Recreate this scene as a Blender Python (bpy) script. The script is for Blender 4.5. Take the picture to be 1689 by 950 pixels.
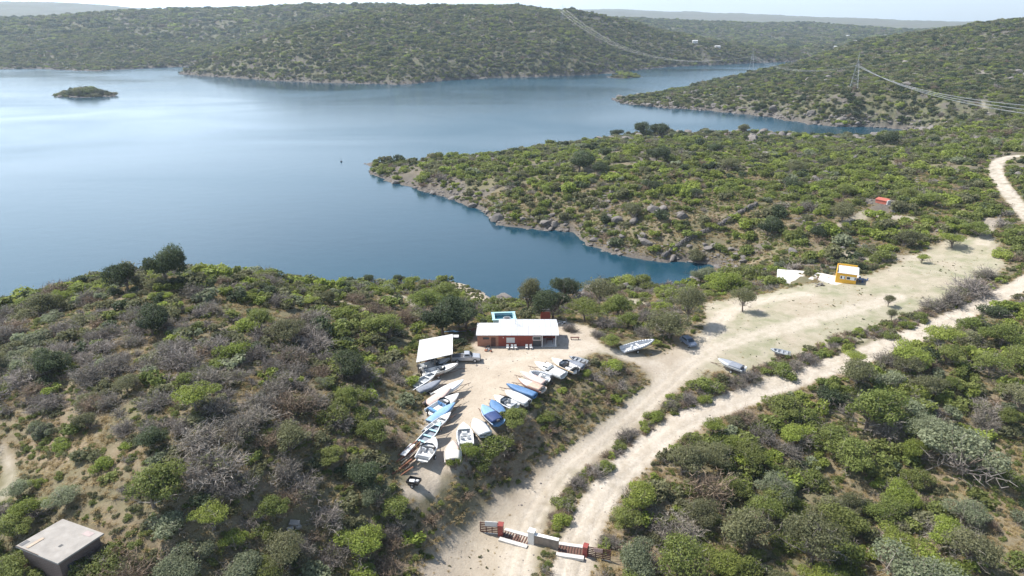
import bpy, bmesh, math, random
import numpy as np
from mathutils import Vector, Matrix, Euler
R = math.radians
random.seed(7)
RNG = np.random.default_rng(11)
for _o in list(bpy.data.objects):
    bpy.data.objects.remove(_o)

# ------------------------------------------------------------------ camera, sky, sun, exposure
SC = bpy.context.scene
COL = SC.collection
PITCH = 21.2
CAMZ = 66.0
FPX = 1127.0            # focal length in photo pixels (1689 wide)
cam_d = bpy.data.cameras.new('camera')
cam = bpy.data.objects.new('camera', cam_d)
COL.objects.link(cam)
cam.location = (0, 0, CAMZ)
cam.rotation_euler = (R(90 - PITCH), 0, 0)
cam_d.sensor_width = 36
cam_d.lens = 36 * FPX / 1689.0
cam_d.clip_start = 1.0
cam_d.clip_end = 40000
SC.camera = cam

SUN_EL = 52.0
SUN_AZ = -66.0          # degrees from +Y, negative = to the left
sdir = Vector((math.sin(R(SUN_AZ)) * math.cos(R(SUN_EL)), math.cos(R(SUN_AZ)) * math.cos(R(SUN_EL)), math.sin(R(SUN_EL))))
W = bpy.data.worlds.new("World")
SC.world = W
W.use_nodes = True
nt = W.node_tree
bgn = nt.nodes['Background']
sky = nt.nodes.new('ShaderNodeTexSky')
sky.sky_type = 'NISHITA'
sky.sun_disc = False
sky.sun_elevation = R(SUN_EL)
sky.sun_rotation = R(SUN_AZ)
sky.altitude = 600
sky.air_density = 1.0
sky.dust_density = 1.5
sky.ozone_density = 1.0
# thin bright cloud veil over the blue, brightness added at left for lake reflections
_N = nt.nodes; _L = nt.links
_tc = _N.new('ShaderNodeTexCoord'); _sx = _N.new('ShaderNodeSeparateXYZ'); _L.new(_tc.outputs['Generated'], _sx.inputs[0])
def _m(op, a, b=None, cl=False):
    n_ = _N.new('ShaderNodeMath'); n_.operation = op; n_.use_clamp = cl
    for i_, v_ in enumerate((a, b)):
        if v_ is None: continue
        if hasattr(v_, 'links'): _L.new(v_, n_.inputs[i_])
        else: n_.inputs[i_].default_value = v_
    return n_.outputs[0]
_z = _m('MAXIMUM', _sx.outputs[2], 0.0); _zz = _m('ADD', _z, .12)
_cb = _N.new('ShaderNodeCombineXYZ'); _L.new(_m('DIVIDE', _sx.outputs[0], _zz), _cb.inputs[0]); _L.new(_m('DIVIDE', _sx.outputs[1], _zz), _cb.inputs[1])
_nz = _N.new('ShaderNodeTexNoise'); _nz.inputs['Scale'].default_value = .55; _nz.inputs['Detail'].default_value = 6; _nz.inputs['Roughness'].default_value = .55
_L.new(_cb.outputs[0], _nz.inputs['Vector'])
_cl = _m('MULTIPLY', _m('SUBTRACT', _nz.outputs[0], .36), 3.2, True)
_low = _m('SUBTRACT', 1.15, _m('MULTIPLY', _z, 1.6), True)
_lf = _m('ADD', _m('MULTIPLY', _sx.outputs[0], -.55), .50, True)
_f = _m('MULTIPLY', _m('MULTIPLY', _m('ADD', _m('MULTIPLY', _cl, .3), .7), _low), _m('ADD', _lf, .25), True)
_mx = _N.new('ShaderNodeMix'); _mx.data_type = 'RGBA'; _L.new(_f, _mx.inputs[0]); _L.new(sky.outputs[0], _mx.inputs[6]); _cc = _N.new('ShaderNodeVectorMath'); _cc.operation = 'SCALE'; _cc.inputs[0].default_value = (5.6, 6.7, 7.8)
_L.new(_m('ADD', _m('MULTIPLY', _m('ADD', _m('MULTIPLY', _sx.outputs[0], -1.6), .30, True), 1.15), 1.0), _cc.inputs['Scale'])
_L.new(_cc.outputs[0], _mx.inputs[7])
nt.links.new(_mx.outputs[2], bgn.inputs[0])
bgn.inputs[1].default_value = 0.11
sun_d = bpy.data.lights.new('sun', 'SUN')
sun_d.energy = 5.0
sun_d.angle = R(0.5)
sun_d.color = (1.0, 0.965, 0.91)
sun = bpy.data.objects.new('sun', sun_d)
COL.objects.link(sun)
sun.location = (-60, 40, 150)
sun.rotation_euler = sdir.to_track_quat('Z', 'Y').to_euler()
SC.view_settings.view_transform = 'Standard'
SC.view_settings.look = 'None'
SC.view_settings.gamma = 1.0
SC.view_settings.exposure = 0.75
SC.view_settings.use_curve_mapping = False
SC.render.engine = 'CYCLES'
SC.cycles.max_bounces = 6
SC.cycles.diffuse_bounces = 3
SC.cycles.glossy_bounces = 2
SC.cycles.transmission_bounces = 3
SC.cycles.transparent_max_bounces = 6
SC.cycles.volume_bounces = 0

# ------------------------------------------------------------------ geometry of the place
sp, cp = math.sin(R(PITCH)), math.cos(R(PITCH))
def ray(px, py):
    x = (px - 844.5) / FPX; y = -(py - 475.0) / FPX
    return np.array([x, cp + y * sp, -sp + y * cp])
def Pz(px, py, z):
    d = ray(px, py); t = (z - CAMZ) / d[2]
    return (d[0] * t, d[1] * t, z)
def PD(px, py, D):
    d = ray(px, py); t = D / d[1]
    return (d[0] * t, D, CAMZ + d[2] * t)
def proj(x, y, z):
    z = z - CAMZ
    dep = y * cp - z * sp
    up = y * sp + z * cp
    dep = np.maximum(dep, 1e-3)
    return 844.5 + FPX * x / dep, 475.0 - FPX * up / dep, dep

def hashn(ix, iy, s):
    h = (ix.astype(np.int64) * 374761393 + iy.astype(np.int64) * 668265263 + s * 1442695041) & 0x7fffffff
    h = ((h ^ (h >> 13)) * 1274126177) & 0x7fffffff
    return ((h ^ (h >> 16)) & 0xffff) / 65535.0
def vnoise(x, y, s=0):
    ix = np.floor(x); iy = np.floor(y)
    fx = x - ix; fy = y - iy
    fx = fx * fx * (3 - 2 * fx); fy = fy * fy * (3 - 2 * fy)
    a = hashn(ix, iy, s); b = hashn(ix + 1, iy, s); c = hashn(ix, iy + 1, s); d = hashn(ix + 1, iy + 1, s)
    return (a * (1 - fx) + b * fx) * (1 - fy) + (c * (1 - fx) + d * fx) * fy
def fbm(x, y, o=4, s=0):
    r = 0; a = 0.5; t = 0
    for i in range(o):
        r = r + a * vnoise(x * 2 ** i + 17.3 * i, y * 2 ** i - 9.1 * i, s + i); t += a; a *= 0.5
    return r / t

CTRL = []
for (a, b, z) in [
    # boat yard terrace
    (760,600,10),(850,600,10),(740,700,10.3),(700,780,10.8),(860,548,9.6),(930,585,10),(985,572,9.8),(800,660,10),(770,740,10.2),(720,620,10),(700,560,10.2),(760,545,9.7),
    (790,485,0.4),(745,470,1.2),(760,512,5.5),(870,505,4.5),(835,522,8.6),(900,522,8.4),(960,520,5.5),(990,490,1.5),(1060,520,6.5),(1080,490,3),(1000,545,8.8),
    # bank and track
    (800,742,9.8),(850,702,9.9),(905,660,9.9),(960,618,9.9),(745,785,10.2),(700,825,10.2),
    (770,860,6.0),(850,790,5.8),(930,738,6.0),(1000,690,6.4),(1070,632,7.4),(720,900,7.0),(1050,596,8.6),
    (850,940,5),(870,850,5.2),(950,760,5.6),(1050,675,6.4),(1130,605,7.5),(1200,560,8),(1300,530,8.2),(1400,490,8.6),(1500,450,9.2),(1600,425,10),(1300,465,7.5),(1200,490,6.5),(1400,465,8.3),(1160,470,3.0),(1210,455,4.0),
    (930,930,4.8),(1000,800,5.3),(1120,700,6),(1250,640,6.6),(1400,600,7.2),(1560,540,8.4),(1689,475,10),(1650,440,10.5),
    # slope below the road
    (1060,850,4),(1200,900,2.5),(1250,800,3),(1350,720,4),(1500,800,2),(1500,650,6),(1600,600,7.5),(1689,700,4),(1660,900,2),(1689,560,9),(1800,700,4),(1400,940,1.8),
    # left hillside
    (600,560,13),(560,620,16),(500,650,17.5),(300,500,21),(150,560,20),(0,540,17),(300,650,21),(200,720,19.5),(100,800,17.5),(100,930,14.5),(300,850,17),(400,850,15.5),(500,900,12),(600,900,10),(690,935,7.5),
    (660,760,12.4),(672,700,12.0),(670,640,11.6),(640,700,14),(620,800,12.5),(450,500,18),(560,500,12.5),(600,485,10),(650,490,7.0),(700,500,5),(400,760,18.5),(280,470,22.5),(-150,600,15),(-100,800,14),(0,640,19),(650,560,11.5),(680,540,10),
    (400,478,18.5),(500,482,14.5),(150,515,19),(60,515,17),
    # peninsula
    (700,285,4),(650,280,3),(800,295,7),(900,310,9),(1000,310,11),(1100,250,10.5),(1000,370,6),(900,350,5),(1050,400,4.5),(1100,385,7),(1180,410,5),(1200,310,12),(1300,265,9.5),(1400,258,8),(1500,248,6.5),(1400,350,12),(1300,400,9.5),(1220,430,4.5),(1550,340,13),(1640,270,13.5),(1689,350,14),(1640,385,12.5),(1500,395,10),(1000,250,8),(900,260,6),(1200,245,8.5),(1600,240,12),(1400,430,8),(1300,440,7),
    # right hill beyond the channel
    (1080,165,4),(1200,155,9),(1200,175,6),(1300,140,17),(1300,180,10),(1400,160,18),(1400,190,8),(1540,205,10),(1650,235,13),(1689,250,14.5),(1560,222,10),(1750,300,15),
    ]:
    CTRL.append(Pz(a, b, z))
for (a, b, D) in [
    (1330,98,900),(1400,83,900),(1450,68,920),(1500,58,940),(1560,44,960),(1620,34,960),(1689,28,980),(1800,20,1000),
    (1500,90,740),(1600,85,740),(1689,75,720),(1689,200,400),(1689,160,470),(1689,120,560),(1600,200,405),(1600,140,520),(1500,130,570),(1500,180,450),(1400,120,640),(1780,200,380),(1780,120,540),
    # left far hill
    (-100,30,1750),(0,30,1750),(60,27,1750),(120,22,1750),(200,13,1750),(260,14,1750),(330,16,1750),(400,12,1700),(460,8,1700),(520,7,1650),
    (0,75,1300),(100,70,1300),(200,65,1320),(300,75,1350),(150,45,1500),(380,60,1450),(420,35,1550),
    # middle hill
    (400,88,960),(440,66,1000),(480,44,1060),(530,30,1120),(590,18,1180),(650,11,1220),(720,13,1220),(800,12,1230),(860,16,1230),(920,19,1250),(980,25,1280),(1050,36,1300),(1100,62,1250),(1140,80,1200),
    (600,90,920),(700,85,930),(800,80,960),(900,75,1000),(1000,80,1050),(500,85,920),(650,50,1050),(800,45,1080),(950,50,1120),(550,110,870),(700,115,850),(850,105,930),(1050,95,1120),
    # right far land
    (1100,30,2600),(1150,33,2600),(1200,36,2600),(1280,39,2600),(1350,40,2600),(1420,44,2600),(1500,49,2500),(1200,80,1650),(1300,75,1700),(1200,55,2100),(1350,60,2100),(1450,70,1700),(1100,45,2200),
    (900,25,2400),(700,22,2300),(500,20,2300),
    # hazy ridges
    (-200,5,4600),(0,4,4600),(60,5,4600),(120,8,4600),(200,14,4600),(300,24,4600),
    (700,26,6500),(900,19,6500),(1000,20,6500),(1100,21,6500),(1180,23,6500),(1240,27,6500),(1300,29,6500),(1350,33,6500),(1420,39,6500),(1600,44,6500),(500,30,6500)]:
    CTRL.append(PD(a, b, D))
for p in [(-75,150,14),(-110,135,12),(-50,158,6),(-45,45,12),(0,30,5),(45,30,3),(30,45,2.5),(-200,60,14),(150,60,4),(-25,40,7),(-300,100,10),
          (-500,3000,40),(0,3000,35),(600,3300,30),(1500,3500,30),(-1800,3000,50),(-800,1400,45),(200,1900,45),(0,8500,40),(3000,8000,40),(-3000,8000,60),(1300,1500,70),(400,1650,30),(800,1500,25),(2500,2600,60),(-2500,2200,90),(-600,1150,10)]:
    CTRL.append(p)
CTRL = np.array(CTRL, float)
def lp(x, y):
    return np.arctan2(x, y), 0.5 * np.log(x * x + y * y)
cu, cv = lp(CTRL[:, 0], CTRL[:, 1])
def tps(r2):
    return 0.5 * r2 * np.log(r2 + 1e-12)
n = len(CTRL)
K = tps((cu[:, None] - cu[None]) ** 2 + (cv[:, None] - cv[None]) ** 2) + np.eye(n) * 2e-5
Pm = np.stack([np.ones(n), cu, cv], 1)
A = np.zeros((n + 3, n + 3)); A[:n, :n] = K; A[:n, n:] = Pm; A[n:, :n] = Pm.T
wts = np.linalg.solve(A, np.concatenate([CTRL[:, 2], np.zeros(3)]))
def rbf(u, v):
    out = wts[n] + wts[n + 1] * u + wts[n + 2] * v
    for i in range(n):
        out = out + wts[i] * tps((u - cu[i]) ** 2 + (v - cv[i]) ** 2)
    return out

def zl(lst): return [Pz(a, b, 0)[:2] for a, b in lst]
LAND1 = [(-600,-300),(-420,95),(-220,128),(-150,140),(-112,148),(-78,163),(-52,168)] + zl([
    (640,467),(700,464),(745,462),(770,470),(795,482),(808,493),(850,497),(900,492),(940,486),(985,478),(1010,464),(1040,462),(1062,473),(1130,471),(1152,455),(1168,445),
    (1190,439),(1140,433),(1060,429),(1020,421),(1000,415),(965,402),(945,383),(915,379),(880,377),(845,375),(820,370),(806,352),(770,337),(740,326),(705,316),(690,312),(664,306),(655,303),(640,300),(630,293),(612,285),(618,277),(605,270),
    (640,266),(700,264),(760,258),(850,252),(895,240),(940,237),(1000,227),(1060,222),(1130,219),(1200,218),(1280,222),(1350,225),(1420,227),(1500,227),(1530,222),
    (1480,213),(1440,210),(1400,209),(1365,207),(1330,204),(1290,197),(1250,191),(1210,186),(1170,183),(1130,180),(1100,178),(1060,174),(1030,171),(1010,163),(1040,160),(1100,152),(1150,143),(1200,137),(1260,127),(1330,114)]) + [
    (620,1300),(900,1700),(4000,2500),(4000,-300)]
LAND2 = [(-6000,700)] + zl([(-300,115),(0,114),(60,113),(120,116),(160,117),(230,113),(300,110),(342,111),(325,117),(297,122),(330,125),(400,129),(450,133),(500,135),(560,137),(610,138),(640,139),(665,140),(700,136),(740,133),(800,129),(870,127),(960,124),(1010,121),(1060,114),(1110,110),(1150,108),(1200,106),(1310,101),(1420,98)]) + [
    (2500,1400),(12000,9000),(12000,14000),(-14000,14000),(-14000,700)]
ISL1 = zl([(93,156),(104,160),(125,161),(160,160),(183,159),(191,157),(178,154),(150,152),(120,152)])
ISL2 = zl([(1001,127),(1012,129),(1032,129.5),(1050,128),(1063,127),(1048,124.5),(1020,124)])
def sdf(poly, x, y):
    poly = np.array(poly)
    inside = np.zeros(x.shape, bool); d2 = np.full(x.shape, 1e18)
    for i in range(len(poly)):
        x0, y0 = poly[i]; x1, y1 = poly[(i + 1) % len(poly)]
        ex, ey = x1 - x0, y1 - y0
        t = np.clip(((x - x0) * ex + (y - y0) * ey) / (ex * ex + ey * ey + 1e-9), 0, 1)
        d2 = np.minimum(d2, (x - x0 - t * ex) ** 2 + (y - y0 - t * ey) ** 2)
        c = ((y0 > y) != (y1 > y))
        with np.errstate(divide='ignore', invalid='ignore'):
            c &= x < ex * (y - y0) / (ey if ey else 1e-9) + x0
        inside ^= c
    return np.where(inside, 1, -1) * np.sqrt(d2)

NU, NV = 1050, 1000
U0, U1 = R(-56), R(56)
V0, V1 = math.log(32.0), math.log(8500.0)
us = np.linspace(U0, U1, NU); vs = np.linspace(V0, V1, NV)
GU, GV = np.meshgrid(us, vs)
GX = np.sin(GU) * np.exp(GV); GY = np.cos(GU) * np.exp(GV)
# rbf on a quarter grid, then upsample
def upsample(fn):
    cu_ = np.linspace(U0, U1, 264); cv_ = np.linspace(V0, V1, 264)
    CU, CV = np.meshgrid(cu_, cv_)
    C = fn(CU, CV)
    a = (GU - U0) / (U1 - U0) * 263; b = (GV - V0) / (V1 - V0) * 263
    i = np.clip(a.astype(int), 0, 262); j = np.clip(b.astype(int), 0, 262)
    fa = a - i; fb = b - j
    return (C[j, i] * (1 - fa) + C[j, i + 1] * fa) * (1 - fb) + (C[j + 1, i] * (1 - fa) + C[j + 1, i + 1] * fa) * fb
H0 = upsample(rbf)
GR = np.exp(GV)
jx = (fbm(GX / 9, GY / 9, 3, 5) - 0.5) * 5.5 + (fbm(GX / 2.0, GY / 2.0, 2, 25) - 0.5) * 1.8
SD = np.maximum(np.maximum(sdf(LAND1, GX, GY), sdf(LAND2, GX, GY)), np.maximum(sdf(ISL1, GX, GY), sdf(ISL2, GX, GY)))
isl = np.maximum(sdf(ISL1, GX, GY), sdf(ISL2, GX, GY)) > -3
H0 = np.where(isl, 1.0 + np.clip(SD, 0, 30) * 0.55, H0)
jit = np.where(GR > 150, np.clip((GR - 150) / 60, 0, 1), 0)
SDj = SD + jx * np.clip(GR / 250, 0.25, 2.5)

def pip(poly, x, y): return sdf(poly, x, y)
def zfun0(x, y):
    u, v = lp(np.asarray(x, float), np.asarray(y, float))
    a = np.clip((u - U0) / (U1 - U0) * (NU - 1), 0, NU - 1.001); b = np.clip((v - V0) / (V1 - V0) * (NV - 1), 0, NV - 1.001)
    i = a.astype(int); j = b.astype(int); fa = a - i; fb = b - j
    return i, j, fa, fb
def bil(G, x, y):
    i, j, fa, fb = zfun0(x, y)
    return (G[j, i] * (1 - fa) + G[j, i + 1] * fa) * (1 - fb) + (G[j + 1, i] * (1 - fa) + G[j + 1, i + 1] * fa) * fb
rise = 5.0 + GR * 0.02
HH = np.maximum(H0, 1.5)
Hs = HH * (1 - np.exp(-np.maximum(SDj, 0) / rise)) + np.clip(SDj, 0, 1) * 0.25
HZ = np.where(SDj > 0, Hs, np.maximum(SDj * 0.25, -4))
def hit(px, py, G=None):
    G = HZ if G is None else G
    d = ray(px, py)
    ys = np.exp(np.linspace(math.log(34), math.log(9500), 6000))
    t = ys / d[1]
    x = d[0] * t; z = CAMZ + d[2] * t
    g = np.maximum(bil(G, x, ys), 0)
    k = np.argmax(z <= g)
    if k == 0: k = 5999
    return (float(x[k]), float(ys[k]))
def hits(lst): return [hit(a, b) for a, b in lst]

def pldist(line, x, y):
    d = np.full(x.shape, 1e9)
    for (x0, y0), (x1, y1) in zip(line[:-1], line[1:]):
        ex, ey = x1 - x0, y1 - y0
        t = np.clip(((x - x0) * ex + (y - y0) * ey) / (ex * ex + ey * ey + 1e-9), 0, 1)
        d = np.minimum(d, np.hypot(x - x0 - t * ex, y - y0 - t * ey))
    return d
def smooth_line(pts, k=3):
    pts = [np.array(p, float) for p in pts]
    for _ in range(k):
        q = [pts[0]]
        for a, b in zip(pts[:-1], pts[1:]):
            q += [a * .75 + b * .25, a * .25 + b * .75]
        q.append(pts[-1]); pts = q
    return [tuple(p) for p in pts]
YARD = hits([(662,806),(672,770),(690,735),(700,690),(705,650),(692,622),(745,604),(775,580),(785,545),(925,528),(985,545),(990,572),(955,596),(905,628),(872,660),(835,700),(800,742),(745,785),(715,825),(690,835)])
CLEAR = hits([(985,570),(1060,592),(1120,572),(1160,545),(1165,500),(1240,490),(1290,478),(1440,452),(1500,425),(1570,392),(1640,395),(1660,440),(1620,470),(1540,510),(1470,540),(1400,568),(1300,592),(1230,620),(1172,610),(1120,640),(1055,690),(982,750),(900,810),(880,870),(876,960),(690,960),(740,880),(800,828),(900,764),(1000,694),(1075,633),(1055,605)])
TRACKS = [(smooth_line(hits([(848,1000),(850,940),(868,870),(905,805),(970,745),(1040,690),(1100,635),(1150,588),(1210,562),(1300,540),(1400,512),(1480,490)])), 2.0),
          (smooth_line(hits([(1110,625),(1080,600),(1030,588),(975,572),(930,560)])), 1.6),
          (smooth_line(hits([(1150,588),(1178,548),(1195,515),(1250,495),(1330,485)])), 1.8),
          (smooth_line(hits([(800,600),(860,590),(960,575)])), 1.5)]
ROAD = smooth_line(hits([(938,1010),(940,940),(958,885),(988,822),(1038,762),(1100,712),(1180,672),(1260,641),(1340,615),(1430,585),(1510,552),(1580,522),(1640,492),(1720,450)]))
ROAD3 = smooth_line(hits([(1760,430),(1700,365),(1665,322),(1645,293),(1641,272),(1655,260),(1690,256),(1760,262)]))
PATHS = [(hits([(586,508),(610,516),(640,530)]), 1.0), (hits([(640,495),(665,490),(700,520)]), 1.1), (hits([(0,740),(14,765),(20,790),(6,815)]), .7),
         (hits([(1634,362),(1626,385),(1620,402)]), 1.6), (hits([(1612,112),(1630,125),(1642,132)]), .6), (hits([(1620,166),(1626,182),(1630,190)]), 1.2),
         (hits([(1390,372),(1430,352),(1500,360)]), 2.0), (hits([(1040,496),(1062,504)]), 1.2), (hits([(560,500),(590,508)]), .8), (hits([(1510,425),(1440,430),(1400,418)]), 2.0)]
BEACH = hits([(738,462),(760,460),(790,478),(808,492),(800,500),(775,492),(750,476)])

sy = sdf(YARD, GX, GY); scl = sdf(CLEAR, GX, GY)
open_d = np.maximum(sy, scl)
wob = (fbm(GX / 2.2, GY / 2.2, 3, 40) - 0.5)
near = GR < 700
dtr = np.full(GX.shape, 1e9)
for ln, w in TRACKS: dtr = np.minimum(dtr, pldist(ln, GX, GY) - w)
drd = pldist(ROAD, GX, GY) - 2.1
drd3 = pldist(ROAD3, GX, GY) - 2.3
dpt = np.full(GX.shape, 1e9)
for ln, w in PATHS: dpt = np.minimum(dpt, pldist(ln, GX, GY) - w)
dbe = -sdf(BEACH, GX, GY)
# relief
flat = np.clip(np.minimum(np.minimum(-open_d, drd), drd3) / 4.0, 0.0, 1)
rel = (fbm(GX / 14, GY / 14, 4, 60) - 0.5) * 1.6 * np.clip(GR / 110, 0, 1) + (fbm(GX / 2.5, GY / 2.5, 3, 70) - 0.5) * 0.35
rough_far = np.clip((GR - 350) / 900, 0, 1)
rel += rough_far * ((fbm(GX / 130, GY / 130, 4, 80) - 0.5) * 18 + (fbm(GX / 35, GY / 35, 3, 85) - 0.5) * 7)
rel += np.clip((GR - 3000) / 2000, 0, 1) * (fbm(GX / 700, GY / 700, 4, 90) - 0.5) * 40
land_k = np.clip(SDj / (4 + GR * 0.05), 0, 1)
rel += (fbm(GX / 4, GY / 4, 3, 99) - 0.5) * 2.0 * np.clip(1 - SDj / 9, 0, 1) * np.clip((GR - 140) / 40, 0, 1) * (SDj > 0)
HZ = np.where(SDj > 0, np.maximum(HZ + rel * flat * np.maximum(land_k, 0.25), 0.05), HZ)
HZ = np.where(HZ > 0, HZ * (1 - .09 * np.clip((GR - 650) / 200, 0, 1) * np.clip((3000 - GR) / 500, 0, 1)), HZ)
# wheel ruts
HZ = HZ + np.where(SDj > 1, -0.06 * np.exp(-((dtr + 1.2) / 0.35) ** 2) - 0.06 * np.exp(-((drd + 1.1) / 0.35) ** 2), 0)
def zf(x, y): return float(bil(HZ, np.array([x]), np.array([y]))[0])

pale = np.maximum.reduce([np.clip(0.5 - (dtr + wob * 2.0) / 1.6, 0, 1) * .72, np.clip(0.5 - (drd + wob * .8) / .8, 0, 1),
                          np.clip(0.5 - (drd3 + wob) / 1.0, 0, 1), np.clip(0.5 - (dpt + wob * 1.5) / 1.2, 0, 1) * .55])
dirt = np.maximum.reduce([np.clip(0.5 + (sy + wob * 3) / 1.5, 0, 1), np.clip(0.5 + (scl + wob * 3) / 2.5, 0, 1) * .85, np.clip(0.5 - (dbe + wob * 2) / 1.5, 0, 1), np.clip(1.0 - (drd + wob * 2) / 1.2, 0, 1) * .7])
pale = pale * (1 - .55 * np.clip(.35 + wob * 1.5, 0, 1) * (np.exp(-((drd + 2.1) / .5) ** 2) + np.exp(-((dtr + 2.1) / .55) ** 2)).clip(0, 1))
pale = pale * np.clip(.82 + (fbm(GX / 1.1, GY / 1.1, 3, 47) - .5) * 1.4, .3, 1)
pxg, pyg, _ = proj(GX, GY, HZ)
lawn = np.clip(0.5 + (scl + wob * 4) / 3.0, 0, 1) * np.clip((pxg - 1120) / 60, 0, 1) * np.clip(1.1 - pale, 0, 1) * (GR < 260)
rocky = np.clip(1.5 - HZ / np.clip(GR / 110, 1.0, 3.6), 0, 1) * (GR > 150)
outc = np.clip((fbm(GX / 11, GY / 11, 3, 120) - 0.56) * 9, 0, 1) * (GR > 165) * np.clip(-open_d / 6, 0, 1)
rocky = np.maximum(rocky, outc * 0.9)

cover = np.clip(np.clip((GR - 300) / 400, 0, 1) * .88 + .25 * np.clip((GR - 120) / 60, 0, 1) + .34, 0, .92)

def set_attr(me, name, arr):
    a = me.attributes.new(name, 'FLOAT', 'POINT')
    a.data.foreach_set('value', np.ascontiguousarray(arr, dtype=np.float32).ravel())
def mesh_from(name, V, F, mat, smooth=True):
    me = bpy.data.meshes.new(name)
    V = np.asarray(V, np.float32); F = np.asarray(F, np.int32)
    me.vertices.add(len(V)); me.vertices.foreach_set('co', V.ravel())
    k = F.shape[1]
    me.loops.add(F.size); me.loops.foreach_set('vertex_index', F.ravel())
    me.polygons.add(len(F))
    me.polygons.foreach_set('loop_start', np.arange(0, F.size, k, dtype=np.int32))
    me.polygons.foreach_set('loop_total', np.full(len(F), k, np.int32))
    me.update(calc_edges=True)
    me.polygons.foreach_set('use_smooth', np.full(len(F), smooth, bool))
    if mat: me.materials.append(mat)
    return me
def link(o, parent=None):
    COL.objects.link(o)
    if parent: o.parent = parent
    return o
def tag(o, label=None, cat=None, group=None, kind=None):
    if label: o['label'] = label
    if cat: o['category'] = cat
    if group: o['group'] = group
    if kind: o['kind'] = kind
    return o
# ------------------------------------------------------------------ materials
def newmat(name):
    m = bpy.data.materials.new(name); m.use_nodes = True
    return m, m.node_tree.nodes, m.node_tree.links, m.node_tree.nodes['Principled BSDF']
def mathn(N, L, op, a, b=None, clamp=False):
    n = N.new('ShaderNodeMath'); n.operation = op; n.use_clamp = clamp
    for i, v in enumerate([a, b]):
        if v is None: continue
        if hasattr(v, 'links'): L.new(v, n.inputs[i])
        else: n.inputs[i].default_value = v
    return n.outputs[0]
def mixc(N, L, f, a, b):
    n = N.new('ShaderNodeMix'); n.data_type = 'RGBA'
    for k, v in ((0, f), (6, a), (7, b)):
        if hasattr(v, 'links'): L.new(v, n.inputs[k])
        elif k == 0: n.inputs[0].default_value = v
        else: n.inputs[k].default_value = (*v, 1)
    return n.outputs[2]
def noise(N, L, vec, scale, detail=4, rough=.55, dist=0):
    n = N.new('ShaderNodeTexNoise'); n.inputs['Scale'].default_value = scale
    n.inputs['Detail'].default_value = detail; n.inputs['Roughness'].default_value = rough; n.inputs['Distortion'].default_value = dist
    if vec is not None: L.new(vec, n.inputs['Vector'])
    return n.outputs[0]
def ramp(N, L, v, lo, hi):
    n = N.new('ShaderNodeMapRange'); L.new(v, n.inputs[0])
    n.inputs[1].default_value = lo; n.inputs[2].default_value = hi
    return n.outputs[0]
def attr(N, name):
    n = N.new('ShaderNodeAttribute'); n.attribute_name = name
    return n.outputs['Fac']

def ground_mat(name):
    m, N, L, b = newmat(name)
    g = N.new('ShaderNodeNewGeometry'); P = g.outputs['Position']
    n1 = noise(N, L, P, 0.09, 5, .6); n2 = noise(N, L, P, 0.35, 5, .65, .3); n3 = noise(N, L, P, 2.2, 5, .7); n4 = noise(N, L, P, 0.04, 3, .5); n5 = noise(N, L, P, 7.0, 3, .7)
    c = mixc(N, L, ramp(N, L, n2, .35, .65), (.27, .195, .125), (.175, .12, .08))
    c = mixc(N, L, ramp(N, L, n3, .38, .66), c, (.31, .25, .165))
    c = mixc(N, L, mathn(N, L, 'MULTIPLY', ramp(N, L, n1, .38, .58), .8), c, (.135, .135, .065))
    c = mixc(N, L, mathn(N, L, 'MULTIPLY', ramp(N, L, n5, .45, .7), .35), c, (.10, .08, .05))
    c = mixc(N, L, mathn(N, L, 'MULTIPLY', attr(N, 'cover'), ramp(N, L, n2, .2, .5)), c, mixc(N, L, attr(N, 'cover'), (.15, .115, .08), (.075, .082, .048)))
    rk = mixc(N, L, ramp(N, L, n3, .35, .65), (.16, .14, .125), (.06, .052, .046))
    f = mathn(N, L, 'MULTIPLY', attr(N, 'rocky'), ramp(N, L, n3, .25, .5), True)
    c = mixc(N, L, f, c, rk)
    dl = mixc(N, L, ramp(N, L, n2, .3, .7), (.42, .36, .285), (.34, .285, .22))
    dl = mixc(N, L, mathn(N, L, 'MULTIPLY', ramp(N, L, n3, .5, .72), .5), dl, (.27, .21, .155))
    c = mixc(N, L, attr(N, 'dirt'), c, dl)
    lw = mixc(N, L, ramp(N, L, n2, .4, .62), (.31, .28, .205), (.215, .215, .13))
    c = mixc(N, L, mathn(N, L, 'MULTIPLY', mathn(N, L, 'MULTIPLY', attr(N, 'lawn'), ramp(N, L, n1, .3, .55)), .9, True), c, lw)
    pl = mixc(N, L, ramp(N, L, n3, .3, .7), (.51, .455, .38), (.38, .325, .26))
    c = mixc(N, L, attr(N, 'pale'), c, pl)
    L.new(c, b.inputs['Base Color']); b.inputs['Roughness'].default_value = .95; b.inputs['Specular IOR Level'].default_value = .15
    bp = N.new('ShaderNodeBump'); bp.inputs['Strength'].default_value = .5; bp.inputs['Distance'].default_value = .25
    L.new(n3, bp.inputs['Height']); L.new(bp.outputs[0], b.inputs['Normal'])
    return m
M_ground = ground_mat('dry_ground')

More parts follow.
